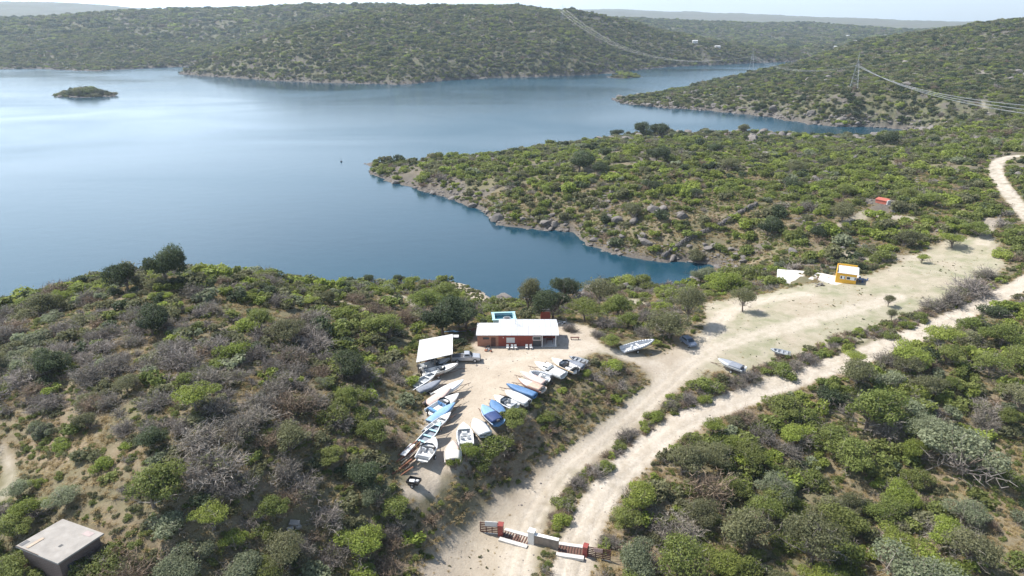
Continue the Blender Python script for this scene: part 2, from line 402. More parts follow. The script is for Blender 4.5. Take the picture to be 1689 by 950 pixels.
def leaf_mat(name, c1, c2, trans=.48, var=.3):
    m, N, L, b = newmat(name)
    oi = N.new('ShaderNodeObjectInfo'); g = N.new('ShaderNodeNewGeometry'); tc = N.new('ShaderNodeTexCoord')
    nn = noise(N, L, tc.outputs['Object'], 2.3, 2)
    f = mathn(N, L, 'ADD', mathn(N, L, 'MULTIPLY', oi.outputs['Random'], .65), mathn(N, L, 'MULTIPLY', ramp(N, L, nn, .3, .7), .35))
    c = mixc(N, L, f, c1, c2)
    rr = mathn(N, L, 'FRACT', mathn(N, L, 'MULTIPLY', oi.outputs['Random'], 37.7))
    lf = attr(N, 'leafvar')
    k = mathn(N, L, 'ADD', mathn(N, L, 'MULTIPLY', lf, var * 2), 1 - var)
    k = mathn(N, L, 'MULTIPLY', k, mathn(N, L, 'ADD', mathn(N, L, 'MULTIPLY', rr, .5), .88))
    mm = N.new('ShaderNodeVectorMath'); mm.operation = 'SCALE'; L.new(c, mm.inputs[0]); L.new(k, mm.inputs['Scale'])
    L.new(mm.outputs[0], b.inputs['Base Color']); b.inputs['Roughness'].default_value = .6; b.inputs['Specular IOR Level'].default_value = .25
    if trans:
        t = N.new('ShaderNodeBsdfTranslucent'); L.new(mm.outputs[0], t.inputs[0])
        mx = N.new('ShaderNodeMixShader'); mx.inputs[0].default_value = trans
        L.new(b.outputs[0], mx.inputs[1]); L.new(t.outputs[0], mx.inputs[2])
        L.new(mx.outputs[0], N['Material Output'].inputs[0])
    return m
LM = {
    'green':  leaf_mat('leaf_green', (.145, .18, .045), (.19, .205, .06)),
    'lime':   leaf_mat('leaf_bright', (.20, .25, .045), (.25, .275, .065)),
    'olive':  leaf_mat('leaf_olive', (.135, .14, .065), (.185, .18, .095)),
    'dark':   leaf_mat('leaf_dark', (.06, .08, .038), (.095, .115, .055)),
    'pale':   leaf_mat('leaf_pale', (.225, .24, .145), (.19, .215, .125)),
    'bare':   leaf_mat('twig_grey', (.175, .15, .135), (.21, .185, .15), 0.15),
    'brown':  leaf_mat('twig_brown', (.21, .15, .10), (.165, .125, .09), 0.15),
    'dry':    leaf_mat('grass_dry', (.36, .27, .14), (.26, .20, .09), .25),
}
def simple(name, col, rough=.6, metal=0, var=.12, scale=3.0, spec=.5, bump=0, streak=None):
    m, N, L, b = newmat(name)
    tc = N.new('ShaderNodeTexCoord')
    nn = noise(N, L, tc.outputs['Object'], scale, 5, .6)
    n2 = noise(N, L, tc.outputs['Object'], scale * 6, 3, .6)
    d = tuple(x * (1 - var * 2.2) for x in col)
    c = mixc(N, L, ramp(N, L, nn, .35, .75), col, d)
    c = mixc(N, L, mathn(N, L, 'MULTIPLY', ramp(N, L, n2, .5, .8), var * 2), c, streak or (.22, .17, .12))
    L.new(c, b.inputs['Base Color']); b.inputs['Roughness'].default_value = rough; b.inputs['Metallic'].default_value = metal
    b.inputs['Specular IOR Level'].default_value = spec
    if bump:
        bp = N.new('ShaderNodeBump'); bp.inputs['Strength'].default_value = bump; bp.inputs['Distance'].default_value = .05
        L.new(n2, bp.inputs['Height']); L.new(bp.outputs[0], b.inputs['Normal'])
    return m
def brick_mat(name, c1, c2, mortar=(.35, .3, .26)):
    m, N, L, b = newmat(name)
    tc = N.new('ShaderNodeTexCoord'); sx = N.new('ShaderNodeSeparateXYZ'); L.new(tc.outputs['Object'], sx.inputs[0])
    cb = N.new('ShaderNodeCombineXYZ'); L.new(mathn(N, L, 'ADD', sx.outputs[0], sx.outputs[1]), cb.inputs[0]); L.new(sx.outputs[2], cb.inputs[1])
    br = N.new('ShaderNodeTexBrick'); L.new(cb.outputs[0], br.inputs['Vector'])
    br.inputs['Color1'].default_value = (*c1, 1); br.inputs['Color2'].default_value = (*c2, 1); br.inputs['Mortar'].default_value = (*mortar, 1)
    br.inputs['Scale'].default_value = 1; br.inputs['Brick Width'].default_value = .30; br.inputs['Row Height'].default_value = .15; br.inputs['Mortar Size'].default_value = .012
    nn = noise(N, L, tc.outputs['Object'], 1.3, 5, .6)
    c = mixc(N, L, mathn(N, L, 'MULTIPLY', ramp(N, L, nn, .45, .75), .45), br.outputs[0], tuple(x * .5 for x in c1))
    L.new(c, b.inputs['Base Color']); b.inputs['Roughness'].default_value = .9
    return m
def roof_mat(name, col, rib=.0):
    m, N, L, b = newmat(name)
    tc = N.new('ShaderNodeTexCoord')
    w = N.new('ShaderNodeTexWave'); w.wave_type = 'BANDS'; w.bands_direction = 'X'; w.inputs['Scale'].default_value = 1.6
    L.new(tc.outputs['Object'], w.inputs[0])
    mp = N.new('ShaderNodeMapping'); mp.inputs['Scale'].default_value = (2.0, .3, 1); L.new(tc.outputs['Object'], mp.inputs[0])
    nn = noise(N, L, mp.outputs[0], 1.2, 6, .65)
    c = mixc(N, L, mathn(N, L, 'MULTIPLY', ramp(N, L, nn, .42, .8), .6), col, (.42, .40, .38))
    c = mixc(N, L, mathn(N, L, 'MULTIPLY', ramp(N, L, noise(N, L, tc.outputs['Object'], .5, 4), .55, .75), .35), c, (.36, .28, .22))
    jt = N.new('ShaderNodeTexBrick'); L.new(tc.outputs['Object'], jt.inputs['Vector']); jt.inputs['Scale'].default_value = 1; jt.inputs['Brick Width'].default_value = 1.05; jt.inputs['Row Height'].default_value = 2.4; jt.inputs['Mortar Size'].default_value = .03; jt.offset = 0
    jt.inputs['Color1'].default_value = (1, 1, 1, 1); jt.inputs['Color2'].default_value = (.86, .86, .86, 1); jt.inputs['Mortar'].default_value = (.55, .52, .5, 1)
    ml = N.new('ShaderNodeMix'); ml.data_type = 'RGBA'; ml.blend_type = 'MULTIPLY'; ml.inputs[0].default_value = 1; L.new(c, ml.inputs[6]); L.new(jt.outputs[0], ml.inputs[7]); c = ml.outputs[2]
    L.new(c, b.inputs['Base Color']); b.inputs['Roughness'].default_value = .5
    bp = N.new('ShaderNodeBump'); bp.inputs['Strength'].default_value = .7; bp.inputs['Distance'].default_value = .04
    L.new(w.outputs[0], bp.inputs['Height']); L.new(bp.outputs[0], b.inputs['Normal'])
    return m
M = {
    'bark': simple('bark', (.17, .13, .10), .95, var=.2),
    'deadwood': simple('weathered_wood', (.25, .22, .19), .9, var=.2),
    'white': simple('white_gelcoat', (.74, .73, .70), .35, var=.07),
    'cream': simple('cream_gelcoat', (.66, .62, .54), .4, var=.08),
    'tarp_white': simple('white_tarp', (.72, .71, .69), .75, var=.1, bump=.4),
    'tarp_grey': simple('grey_tarp', (.22, .24, .28), .75, var=.15, bump=.5),
    'tarp_blue': simple('blue_tarp', (.09, .20, .38), .6, var=.15, bump=.4),
    'tarp_paleblue': simple('pale_blue_tarp', (.22, .38, .58), .6, var=.12, bump=.4),
    'tarp_pink': simple('faded_pink_tarp', (.62, .46, .40), .8, var=.12, bump=.4),
    'tarp_navy': simple('navy_canvas', (.015, .04, .14), .7, var=.1),
    'orange': simple('faded_orange_paint', (.52, .36, .27), .6, var=.12),
    'blue': simple('blue_paint', (.10, .26, .50), .4, var=.1),
    'navy': simple('navy_paint', (.03, .07, .18), .4),
    'turq': simple('turquoise_paint', (.36, .58, .62), .4, var=.08),
    'grey': simple('grey_paint', (.33, .35, .37), .5, var=.12),
    'silver': simple('bare_aluminium', (.50, .51, .53), .4, .4, var=.1),
    'ltgrey': simple('pale_grey_paint', (.55, .56, .57), .5, var=.08),
    'dkgrey': simple('dark_grey_plastic', (.06, .06, .065), .6),
    'black': simple('black_plastic', (.02, .02, .022), .5),
    'rubber': simple('tyre_rubber', (.025, .025, .026), .9),
    'red': simple('red_paint', (.26, .045, .035), .6, var=.12),
    'redpanel': simple('red_sheet', (.42, .11, .07), .6),
    'yellow': simple('ochre_wall_paint', (.70, .37, .03), .85, var=.06),
    'concrete': simple('concrete', (.32, .295, .265), .9, var=.14, scale=.8, bump=.3),
    'slab': simple('white_concrete', (.58, .555, .51), .9, var=.13, scale=.7),
    'stone': simple('wall_stone', (.30, .24, .19), .95, var=.22, scale=1.5, bump=.8),
    'rock': simple('granite_rock', (.17, .15, .135), .95, var=.2, scale=.6, bump=.8, streak=(.10, .085, .075)),
    'rustwood': simple('red_brown_timber', (.24, .095, .05), .9, var=.2),
    'palewood': simple('pale_timber', (.46, .36, .27), .9, var=.15),
    'brownwood': simple('dark_brown_timber', (.12, .05, .035), .8, var=.15),
    'steel': simple('galvanised_steel', (.42, .43, .44), .5, .5),
    'cable': simple('cable_aluminium', (.30, .30, .30), .4, .3),
    'rust': simple('rusty_steel', (.13, .075, .05), .8, var=.2),
    'poolblue': simple('pool_lining', (.12, .50, .60), .4, var=.05),
    'brick_red': brick_mat('red_painted_brick', (.30, .06, .035), (.24, .05, .03), (.22, .08, .06)),
    'brick_orange': brick_mat('hollow_orange_brick', (.42, .17, .085), (.34, .13, .07)),
    'brick_brown': brick_mat('brown_brick', (.15, .095, .075), (.12, .08, .065), (.2, .17, .15)),
    'roof_white': roof_mat('white_sheet_roof', (.62, .61, .59)),
    'roof_grey': roof_mat('grey_sheet_roof', (.50, .51, .53)),
    'plaster': simple('white_plaster', (.70, .68, .64), .9, var=.06),
}
def glass_mat():
    m, N, L, b = newmat('dark_glass')
    b.inputs['Base Color'].default_value = (.03, .04, .05, 1); b.inputs['Roughness'].default_value = .08
    return m
M['glass'] = glass_mat()
def clear_mat():
    m, N, L, b = newmat('windscreen_acrylic')
    b.inputs['Base Color'].default_value = (.35, .42, .45, 1); b.inputs['Roughness'].default_value = .1
    b.inputs['Transmission Weight'].default_value = .6
    return m
M['clear'] = clear_mat()

def water_mat():
    m, N, L, b = newmat('lake_water')
    g = N.new('ShaderNodeNewGeometry'); P = g.outputs['Position']
    mp = N.new('ShaderNodeMapping'); mp.inputs['Scale'].default_value = (.6, 1.0, 1); mp.inputs['Rotation'].default_value = (0, 0, R(25)); L.new(P, mp.inputs[0])
    big = noise(N, L, mp.outputs[0], .008, 3, .5, .6)
    c = mixc(N, L, ramp(N, L, big, .35, .65), (.005, .034, .056), (.009, .048, .075))
    L.new(c, b.inputs['Base Color'])
    b.inputs['IOR'].default_value = 1.33
    L.new(mathn(N, L, 'ADD', mathn(N, L, 'MULTIPLY', ramp(N, L, big, .35, .7), .14), .13), b.inputs['Roughness'])
    n1 = noise(N, L, mp.outputs[0], 1.1, 3, .6); n2 = noise(N, L, mp.outputs[0], .22, 2, .5)
    h = mathn(N, L, 'ADD', mathn(N, L, 'MULTIPLY', n1, .35), n2)
    bp = N.new('ShaderNodeBump'); bp.inputs['Strength'].default_value = .10; bp.inputs['Distance'].default_value = .35
    L.new(h, bp.inputs['Height']); L.new(bp.outputs[0], b.inputs['Normal'])
    return m
M['water'] = water_mat()

# ------------------------------------------------------------------ terrain meshes
VERTS = np.stack([GX, GY, HZ], -1).reshape(-1, 3)
idx = np.arange(NU * NV).reshape(NV, NU)
F = np.stack([idx[:-1, :-1], idx[:-1, 1:], idx[1:, 1:], idx[1:, :-1]], -1).reshape(-1, 4)
fz = VERTS[F[:, 0], 2]
vis = VERTS[F][:, :, 2].max(1) > -1.5
def fa(G): return G.ravel()[F[:, 0]]
f_road = (fa(drd + wob * .8) < 0.0)
f_road3 = (fa(drd3 + wob) < 0.0)
f_track = (fa(dtr + wob * 2) < 0.0) & ~f_road
f_yard = (fa(sy + wob * 3) > 0) & ~f_track & ~f_road
f_clear = (fa(scl + wob * 3) > 0) & ~f_track & ~f_road & ~f_yard
ATT = {'pale': pale.ravel(), 'dirt': dirt.ravel(), 'lawn': lawn.ravel(), 'rocky': rocky.ravel(), 'cover': cover.ravel()}
def terr(name, mask):
    f = F[mask & vis]
    used, inv = np.unique(f.ravel(), return_inverse=True)
    me = mesh_from(name, VERTS[used], inv.reshape(-1, 4), M_ground)
    for k, a in ATT.items(): set_attr(me, k, a[used])
    o = bpy.data.objects.new(name, me); link(o); tag(o, kind='structure')
    return o
rest = ~(f_road | f_road3 | f_track | f_yard | f_clear)
far_f = fa(GR) > 640
terr('terrain', rest & ~far_f); terr('hills', rest & far_f)
terr('gravel_road', f_road); terr('far_road', f_road3); terr('dirt_track', f_track); terr('dirt_yard', f_yard); terr('grass_clearing', f_clear)
me = mesh_from('water', [(-9400, 20, 0), (9400, 20, 0), (9400, 9200, 0), (-9400, 9200, 0)], [(0, 1, 2, 3)], M['water'])
tag(link(bpy.data.objects.new('water', me)), kind='structure')

# haze: closed box around camera and scene
hm = bpy.data.materials.new('haze'); hm.use_nodes = True
hn = hm.node_tree.nodes; hn.remove(hn['Principled BSDF'])
pv = hn.new('ShaderNodeVolumePrincipled'); pv.inputs['Color'].default_value = (.72, .86, 1.0, 1); pv.inputs['Density'].default_value = .0001
pv.inputs['Anisotropy'].default_value = .2
hm.node_tree.links.new(pv.outputs[0], hn['Material Output'].inputs['Volume'])
me = bpy.data.meshes.new('haze'); bm = bmesh.new(); bmesh.ops.create_cube(bm, size=1)
bmesh.ops.scale(bm, vec=(19000, 9400, 330), verts=bm.verts); bmesh.ops.translate(bm, vec=(0, 4600, 159), verts=bm.verts)
bm.to_mesh(me); bm.free(); me.materials.append(hm)
tag(link(bpy.data.objects.new('haze', me)), kind='stuff')
# ------------------------------------------------------------------ mesh helpers
def bx(bm, c, s, rot=None, taper=None):
    r = bmesh.ops.create_cube(bm, size=1)['verts']
    for v in r:
        k = taper if (taper and v.co.z > 0) else 1
        v.co = Vector((v.co.x * s[0] * k, v.co.y * s[1] * k, v.co.z * s[2]))
        if rot: v.co.rotate(Euler(rot))
        v.co += Vector(c)
    return r
def tube(bm, p0, p1, r0, r1=None, seg=6):
    p0 = Vector(p0); p1 = Vector(p1); r1 = r0 if r1 is None else r1
    d = p1 - p0
    if d.length < 1e-6: return
    q = d.to_track_quat('Z', 'Y')
    a = []; b = []
    for i in range(seg):
        t = 2 * math.pi * i / seg; w = Vector((math.cos(t), math.sin(t), 0))
        a.append(bm.verts.new(p0 + q @ (w * r0))); b.append(bm.verts.new(p1 + q @ (w * r1)))
    for i in range(seg):
        bm.faces.new((a[i], a[(i + 1) % seg], b[(i + 1) % seg], b[i]))
    bm.faces.new(a[::-1]); bm.faces.new(b)
def poly_ex(bm, pts, y0, y1):
    """extrude an XZ outline between y0 and y1"""
    a = [bm.verts.new((p[0], y0, p[1])) for p in pts]; b = [bm.verts.new((p[0], y1, p[1])) for p in pts]
    k = len(pts)
    for i in range(k): bm.faces.new((a[i], a[(i + 1) % k], b[(i + 1) % k], b[i]))
    bm.faces.new(a[::-1]); bm.faces.new(b)
def fin(name, bm, mat, parent=None, bevel=0, smooth=False, loc=None):
    if bevel:
        bmesh.ops.bevel(bm, geom=[e for e in bm.edges], offset=bevel, segments=1, affect='EDGES', clamp_overlap=True)
    bmesh.ops.recalc_face_normals(bm, faces=bm.faces)
    me = bpy.data.meshes.new(name); bm.to_mesh(me); bm.free()
    if smooth: me.polygons.foreach_set('use_smooth', [True] * len(me.polygons))
    me.materials.append(mat)
    o = bpy.data.objects.new(name, me); link(o, parent)
    if loc: o.location = loc
    return o
def part(name, mat, parent, fn, bevel=0, smooth=False):
    bm = bmesh.new(); fn(bm); return fin(name, bm, mat, parent, bevel, smooth)
def thing(name, label, cat, loc, rz=0, group=None):
    o = bpy.data.objects.new(name, None); link(o); o.empty_display_size = .5
    o.location = loc; o.rotation_euler = (0, 0, rz)
    return tag(o, label, cat, group)
def gz(x, y): return zf(x, y)
def at(px, py, h=0.0):
    """ground point whose image at height h above ground is at the photo pixel"""
    x, y = hit(px, py)
    for _ in range(6):
        z = gz(x, y) + h
        p = Pz(px, py, z); x, y = p[0], p[1]
    return x, y, gz(x, y)

# ------------------------------------------------------------------ vegetation prototypes (unit crown radius)
def crown_arrays(seed, lobes, nleaf, size, flat=.75, base=.25, shape='round', hollow=.35):
    r = np.random.default_rng(seed)
    cen = []
    for i in range(lobes):
        a = r.uniform(0, 2 * np.pi); d = r.uniform(.15, .80) if i else 0
        if shape == 'umbrella': z = r.uniform(.55, .85)
        elif shape == 'tall': z = r.uniform(.2, 1.3)
        else: z = base + flat * r.uniform(.15, .75) * (1 - .45 * d)
        cen.append((d * math.cos(a), d * math.sin(a), z, r.uniform(.18, .50) * (1 if i else 1.2)))
    cen = np.array(cen)
    wt = cen[:, 3] ** 2; wt /= wt.sum()
    li = r.choice(len(cen), nleaf, p=wt)
    d = r.normal(size=(nleaf, 3)); d /= np.linalg.norm(d, axis=1)[:, None]
    rad = r.uniform(hollow, 1.0, nleaf) ** .6 * r.choice([1, 1.1, 1.32, .9], nleaf, p=[.45, .25, .12, .18])
    sq = .72 if shape != 'umbrella' else .45
    C = cen[li, :3] + d * (cen[li, 3] * rad)[:, None] * np.array([1, 1, sq])
    C[:, 2] = np.maximum(C[:, 2], .03)
    nr = d * .8 + r.normal(size=(nleaf, 3)) * .7 + np.array([0, 0, .35]); nr /= np.linalg.norm(nr, axis=1)[:, None]
    t = np.cross(nr, r.normal(size=(nleaf, 3))); t /= np.linalg.norm(t, axis=1)[:, None]
    b = np.cross(nr, t)
    s = size * r.uniform(.6, 1.4, nleaf)[:, None]; e = r.uniform(.5, 1.0, nleaf)[:, None]
    bend = nr * s * .3
    V = np.stack([C - t * s, C - b * s * e * .8 + bend, C + t * s, C + b * s * e], 1).reshape(-1, 3)
    Fc = np.arange(nleaf * 4).reshape(-1, 4)
    lv = np.repeat(r.uniform(0, 1, nleaf) * .6 + .4 * r.uniform(0, 1, len(cen))[li], 4)
    return V, Fc, lv
def twig_arrays(seed, nst, dens=1.0, flat=.8, w=.010):
    r = np.random.default_rng(seed)
    V = []; lv = []
    def sliver(p, q, w0, w1):
        d = q - p; s = np.cross(d, r.normal(size=3)); s /= (np.linalg.norm(s) + 1e-9)
        V.extend([p - s * w0, p + s * w0, q + s * w1, q - s * w1]); k = r.uniform(); lv.extend([k] * 4)
    for i in range(nst):
        a = r.uniform(0, 2 * np.pi); el = r.uniform(.25, 1.45)
        d = np.array([math.cos(a) * math.cos(el), math.sin(a) * math.cos(el), math.sin(el) * flat])
        p = np.array([r.uniform(-.12, .12), r.uniform(-.12, .12), 0.0]); L_ = r.uniform(.7, 1.05)
        prev = p
        for k in range(3):
            q = prev + d * L_ / 3 + r.normal(size=3) * .05
            sliver(prev, q, w * (2.2 - .5 * k), w * (1.7 - .5 * k))
            for j in range(int(3 * dens)):
                e = q + (d * .6 + r.normal(size=3) * .55) * .3
                e[2] = max(e[2], .02)
                sliver(q, e, w * 1.1, w * .5)
                for jj in range(int(2 * dens)):
                    f = e + (d * .5 + r.normal(size=3) * .6) * .17
                    f[2] = max(f[2], .02); sliver(e, f, w * .9, w * .4)
            prev = q
    V = np.array(V)
    return V, np.arange(len(V)).reshape(-1, 4), np.array(lv)
def vmesh(name, arrs, mats):
    Vs = []; Fs = []; ls = []; mi = []; o = 0
    for k, (V, Fc, lv) in enumerate(arrs):
        Vs.append(V); Fs.append(Fc + o); ls.append(lv); mi.append(np.full(len(Fc), k)); o += len(V)
    me = mesh_from(name, np.concatenate(Vs), np.concatenate(Fs), None, False)
    for m_ in mats: me.materials.append(m_)
    me.polygons.foreach_set('material_index', np.concatenate(mi).astype(np.int32))
    set_attr(me, 'leafvar', np.concatenate(ls))
    return me
def trunk_mesh(seed, h=.55, r0=.06, limbs=6, name='trunk'):
    rr = random.Random(seed); bm = bmesh.new()
    lean = Vector((rr.uniform(-.08, .08), rr.uniform(-.08, .08), h * .55))
    tube(bm, (0, 0, -.15), lean, r0 * 1.3, r0 * .85, 7)
    for i in range(limbs):
        a = 2 * math.pi * i / limbs + rr.uniform(-.4, .4)
        m_ = lean + Vector((math.cos(a) * .22, math.sin(a) * .22, h * .35 + rr.uniform(-.05, .1)))
        e = m_ + Vector((math.cos(a) * .32, math.sin(a) * .32, rr.uniform(.15, .4)))
        tube(bm, lean, m_, r0 * .6, r0 * .4, 5); tube(bm, m_, e, r0 * .4, r0 * .12, 5)
        e2 = m_ + Vector((math.cos(a + .8) * .25, math.sin(a + .8) * .25, rr.uniform(.2, .35)))
        tube(bm, m_, e2, r0 * .3, r0 * .1, 4)
    me = bpy.data.meshes.new(name); bm.to_mesh(me); bm.free(); me.materials.append(M['bark'])
    return me
TREE = {}    # kind -> list of (crown mesh, trunk mesh)
CR = {
    'green': dict(lobes=15, nleaf=6500, size=.034, flat=.9, base=.3),
    'lime':  dict(lobes=13, nleaf=6000, size=.034, flat=.85, base=.3),
    'olive': dict(lobes=16, nleaf=6500, size=.032, flat=.9, base=.3),
    'dark':  dict(lobes=15, nleaf=7500, size=.036, flat=1.0, base=.22, hollow=.5),
    'pale':  dict(lobes=12, nleaf=7000, size=.032, flat=.85, base=.25, hollow=.5),
    'umbrella': dict(lobes=11, nleaf=4500, size=.033, shape='umbrella'),
}
def tw(seed, n_, sc=(1, 1, 1), **k):
    V, Fc, lv = twig_arrays(seed, n_, **k); return V * np.array(sc), Fc, lv
for kind in ('green', 'lime', 'olive', 'dark', 'pale'):
    TREE[kind] = []
    for i in range(3):
        p = dict(CR[kind])
        if i == 2 and kind in ('green', 'olive', 'lime'):
            p = dict(CR['umbrella'])
        a = crown_arrays(100 + i * 7 + len(kind) * 13, **p)
        me = vmesh('crown', [a, tw(i + 5, 14, (.8, .8, .9), dens=1.0)], [LM[kind], LM['bare']])
        TREE[kind].append((me, trunk_mesh(i + 40, .7 if (i == 2) else .5, .05 if i == 2 else .06)))
SHRUB = {}
for kind in ('green', 'lime', 'olive', 'dark', 'pale'):
    SHRUB[kind] = []
    for i in range(3):
        a = crown_arrays(300 + i * 7 + len(kind) * 13, lobes=8 + i * 2, nleaf=3000, size=.050, flat=.8, base=.06, hollow=.45)
        SHRUB[kind].append(vmesh('shrub', [a, tw(60 + i, 16, (.9, .9, .8))], [LM[kind], LM['bare']]))
for kind in ('bare', 'brown'):
    SHRUB[kind] = []
    for i in range(4):
        lf = crown_arrays(500 + i, lobes=7, nleaf=520, size=.036, flat=.7, base=.1)
        SHRUB[kind].append(vmesh('bare_shrub', [tw(70 + i, 46, (1, 1, .85), dens=1.7, w=.012), lf], [LM[kind], LM['olive']]))
# low detail versions for the distance
LOW = {}
for kind in ('green', 'lime', 'olive', 'dark', 'pale', 'bare', 'brown', 'dry'):
    LOW[kind] = []
    for i in range(3):
        if kind == 'dry':
            V, Fc, lv = twig_arrays(900 + i, 34, .35, .7, .02); V = V * np.array([1, 1, .6]); LOW[kind].append(vmesh('tussock', [(V, Fc, lv)], [LM['dry']]))
        elif kind in ('bare', 'brown'):
            LOW[kind].append(vmesh('scrub', [tw(700 + i, 22, (1, 1, .85), dens=1.2, w=.022)], [LM[kind]]))
        else:
            a = crown_arrays(800 + i * 7 + len(kind), lobes=6, nleaf=560, size=.105, flat=.85, base=.12, hollow=.5)
            LOW[kind].append(vmesh('scrub', [a], [LM[kind]]))
def rock_mesh(seed, sub=2):
    r = random.Random(seed); bm = bmesh.new(); bmesh.ops.create_icosphere(bm, subdivisions=sub, radius=1)
    pl = [(Vector((r.gauss(0, 1), r.gauss(0, 1), r.gauss(0, 1))).normalized(), r.uniform(.55, .85)) for _ in range(9)]
    for v in bm.verts:
        for n_, d in pl:
            k = v.co.dot(n_)
            if k > d: v.co -= n_ * (k - d)
        v.co *= 1 + r.uniform(-.05, .05); v.co.z = v.co.z * .7
    me = bpy.data.meshes.new('boulder'); bm.to_mesh(me); bm.free(); me.materials.append(M['rock'])
    return me
ROCKS = [rock_mesh(i) for i in range(7)]
ROCKLO = [rock_mesh(30 + i, 1) for i in range(5)]

def scatter(name, meshes, xyz, sc, rz, ix, label=None, kind='stuff'):
    pc = bpy.data.collections.new(name + '_kinds')
    base = meshes[0].name.split('.')[0]
    for i, me_ in enumerate(meshes):
        o = bpy.data.objects.new('%s_kind.%03d' % (name, i + 1), me_); pc.objects.link(o)
    me = bpy.data.meshes.new(name)
    me.vertices.add(len(xyz)); me.vertices.foreach_set('co', np.asarray(xyz, np.float32).ravel())
    a = me.attributes.new('sc', 'FLOAT_VECTOR', 'POINT'); a.data.foreach_set('vector', np.asarray(sc, np.float32).ravel())
    a = me.attributes.new('rz', 'FLOAT', 'POINT'); a.data.foreach_set('value', np.asarray(rz, np.float32))
    a = me.attributes.new('ix', 'INT', 'POINT'); a.data.foreach_set('value', np.asarray(ix, np.int32))
    ob = bpy.data.objects.new(name, me); link(ob); tag(ob, label, None, None, kind)
    g = bpy.data.node_groups.new(name, 'GeometryNodeTree')
    g.interface.new_socket('Geometry', in_out='INPUT', socket_type='NodeSocketGeometry')
    g.interface.new_socket('Geometry', in_out='OUTPUT', socket_type='NodeSocketGeometry')
    N = g.nodes; L = g.links
    gi = N.new('NodeGroupInput'); go = N.new('NodeGroupOutput')
    mp = N.new('GeometryNodeMeshToPoints'); L.new(gi.outputs[0], mp.inputs[0])
    ci = N.new('GeometryNodeCollectionInfo'); ci.inputs['Collection'].default_value = pc
    ci.inputs['Separate Children'].default_value = True; ci.inputs['Reset Children'].default_value = True
    ip = N.new('GeometryNodeInstanceOnPoints'); L.new(mp.outputs[0], ip.inputs['Points']); L.new(ci.outputs[0], ip.inputs['Instance'])
    ip.inputs['Pick Instance'].default_value = True
    def na(nm, t):
        q = N.new('GeometryNodeInputNamedAttribute'); q.data_type = t; q.inputs['Name'].default_value = nm
        return [s for s in q.outputs if s.enabled and s.name == 'Attribute'][0]
    L.new(na('ix', 'INT'), ip.inputs['Instance Index'])
    L.new(na('sc', 'FLOAT_VECTOR'), ip.inputs['Scale'])
    cx = N.new('ShaderNodeCombineXYZ'); L.new(na('rz', 'FLOAT'), cx.inputs[2])
    L.new(cx.outputs[0], ip.inputs['Rotation'])
    L.new(ip.outputs[0], go.inputs[0])
    md = ob.modifiers.new('scatter', 'NODES'); md.node_group = g
    return ob
# ------------------------------------------------------------------ boats
def beam(t):
    return (0.90 + 0.10 * math.sin(min(t / .45, 1) * math.pi / 2)) * (1 - max(0, (t - .40) / .60) ** 2.3) if t < .999 else .0
def hull_rows(Lh, B, H, n_=14):
    rows = []
    for i in range(n_ + 1):
        t = i / n_; x = -Lh / 2 + Lh * t
        b = max(B / 2 * beam(t), .02); g = H * (.82 + .30 * t * t)
        k = 0 if t < .6 else H * .75 * ((t - .6) / .4) ** 2
        rows.append((x, b, g, k))
    return rows
def make_hull(bm, Lh, B, H, wall=.09, depth=.62):
    rows = hull_rows(Lh, B, H); sec = []
    for x, b, g, k in rows:
        fl = g - (g - k) * depth; bi = max(b - wall, .01)
        pts = [(-bi * .8, fl), (-bi, g), (-b, g), (-b * .97, g - .10), (-b * .80, k + (g - k) * .35), (0, k), (b * .80, k + (g - k) * .35), (b * .97, g - .10), (b, g), (bi, g), (bi * .8, fl)]
        sec.append([bm.verts.new((x, p[0], p[1])) for p in pts])
    for s0, s1 in zip(sec[:-1], sec[1:]):
        k = len(s0)
        for j in range(k - 1): bm.faces.new((s0[j], s1[j], s1[j + 1], s0[j + 1])).material_index = 1 if j in (0, k - 2) else 0
    for s0, s1 in zip(sec[:-1], sec[1:]): bm.faces.new((s0[-1], s1[-1], s1[0], s0[0])).material_index = 1
    bm.faces.new(sec[0]); bm.faces.new(sec[-1][::-1])
def deck_surf(bm, Lh, B, H, t0, t1, crown, mid=0, wall=.02, lift=.012, n_=12):
    """crowned surface over the gunwales from t0 to t1, closed underneath"""
    sec = []
    for i in range(n_ + 1):
        t = t0 + (t1 - t0) * i / n_; x = -Lh / 2 + Lh * t
        b = max(B / 2 * beam(t) - wall, .012); g = H * (.82 + .30 * t * t) + lift
        c = crown * (b / (B / 2)) * (1 + mid * math.sin(t * 9))
        row = [(-b, g), (-b * .6, g + c * .7), (0, g + c), (b * .6, g + c * .7), (b, g), (0, g - .05)]
        sec.append([bm.verts.new((x, p[0], p[1])) for p in row])
    for s0, s1 in zip(sec[:-1], sec[1:]):
        for j in range(6): bm.faces.new((s0[j], s1[j], s1[(j + 1) % 6], s0[(j + 1) % 6]))
    bm.faces.new(sec[0][::-1]); bm.faces.new(sec[-1])
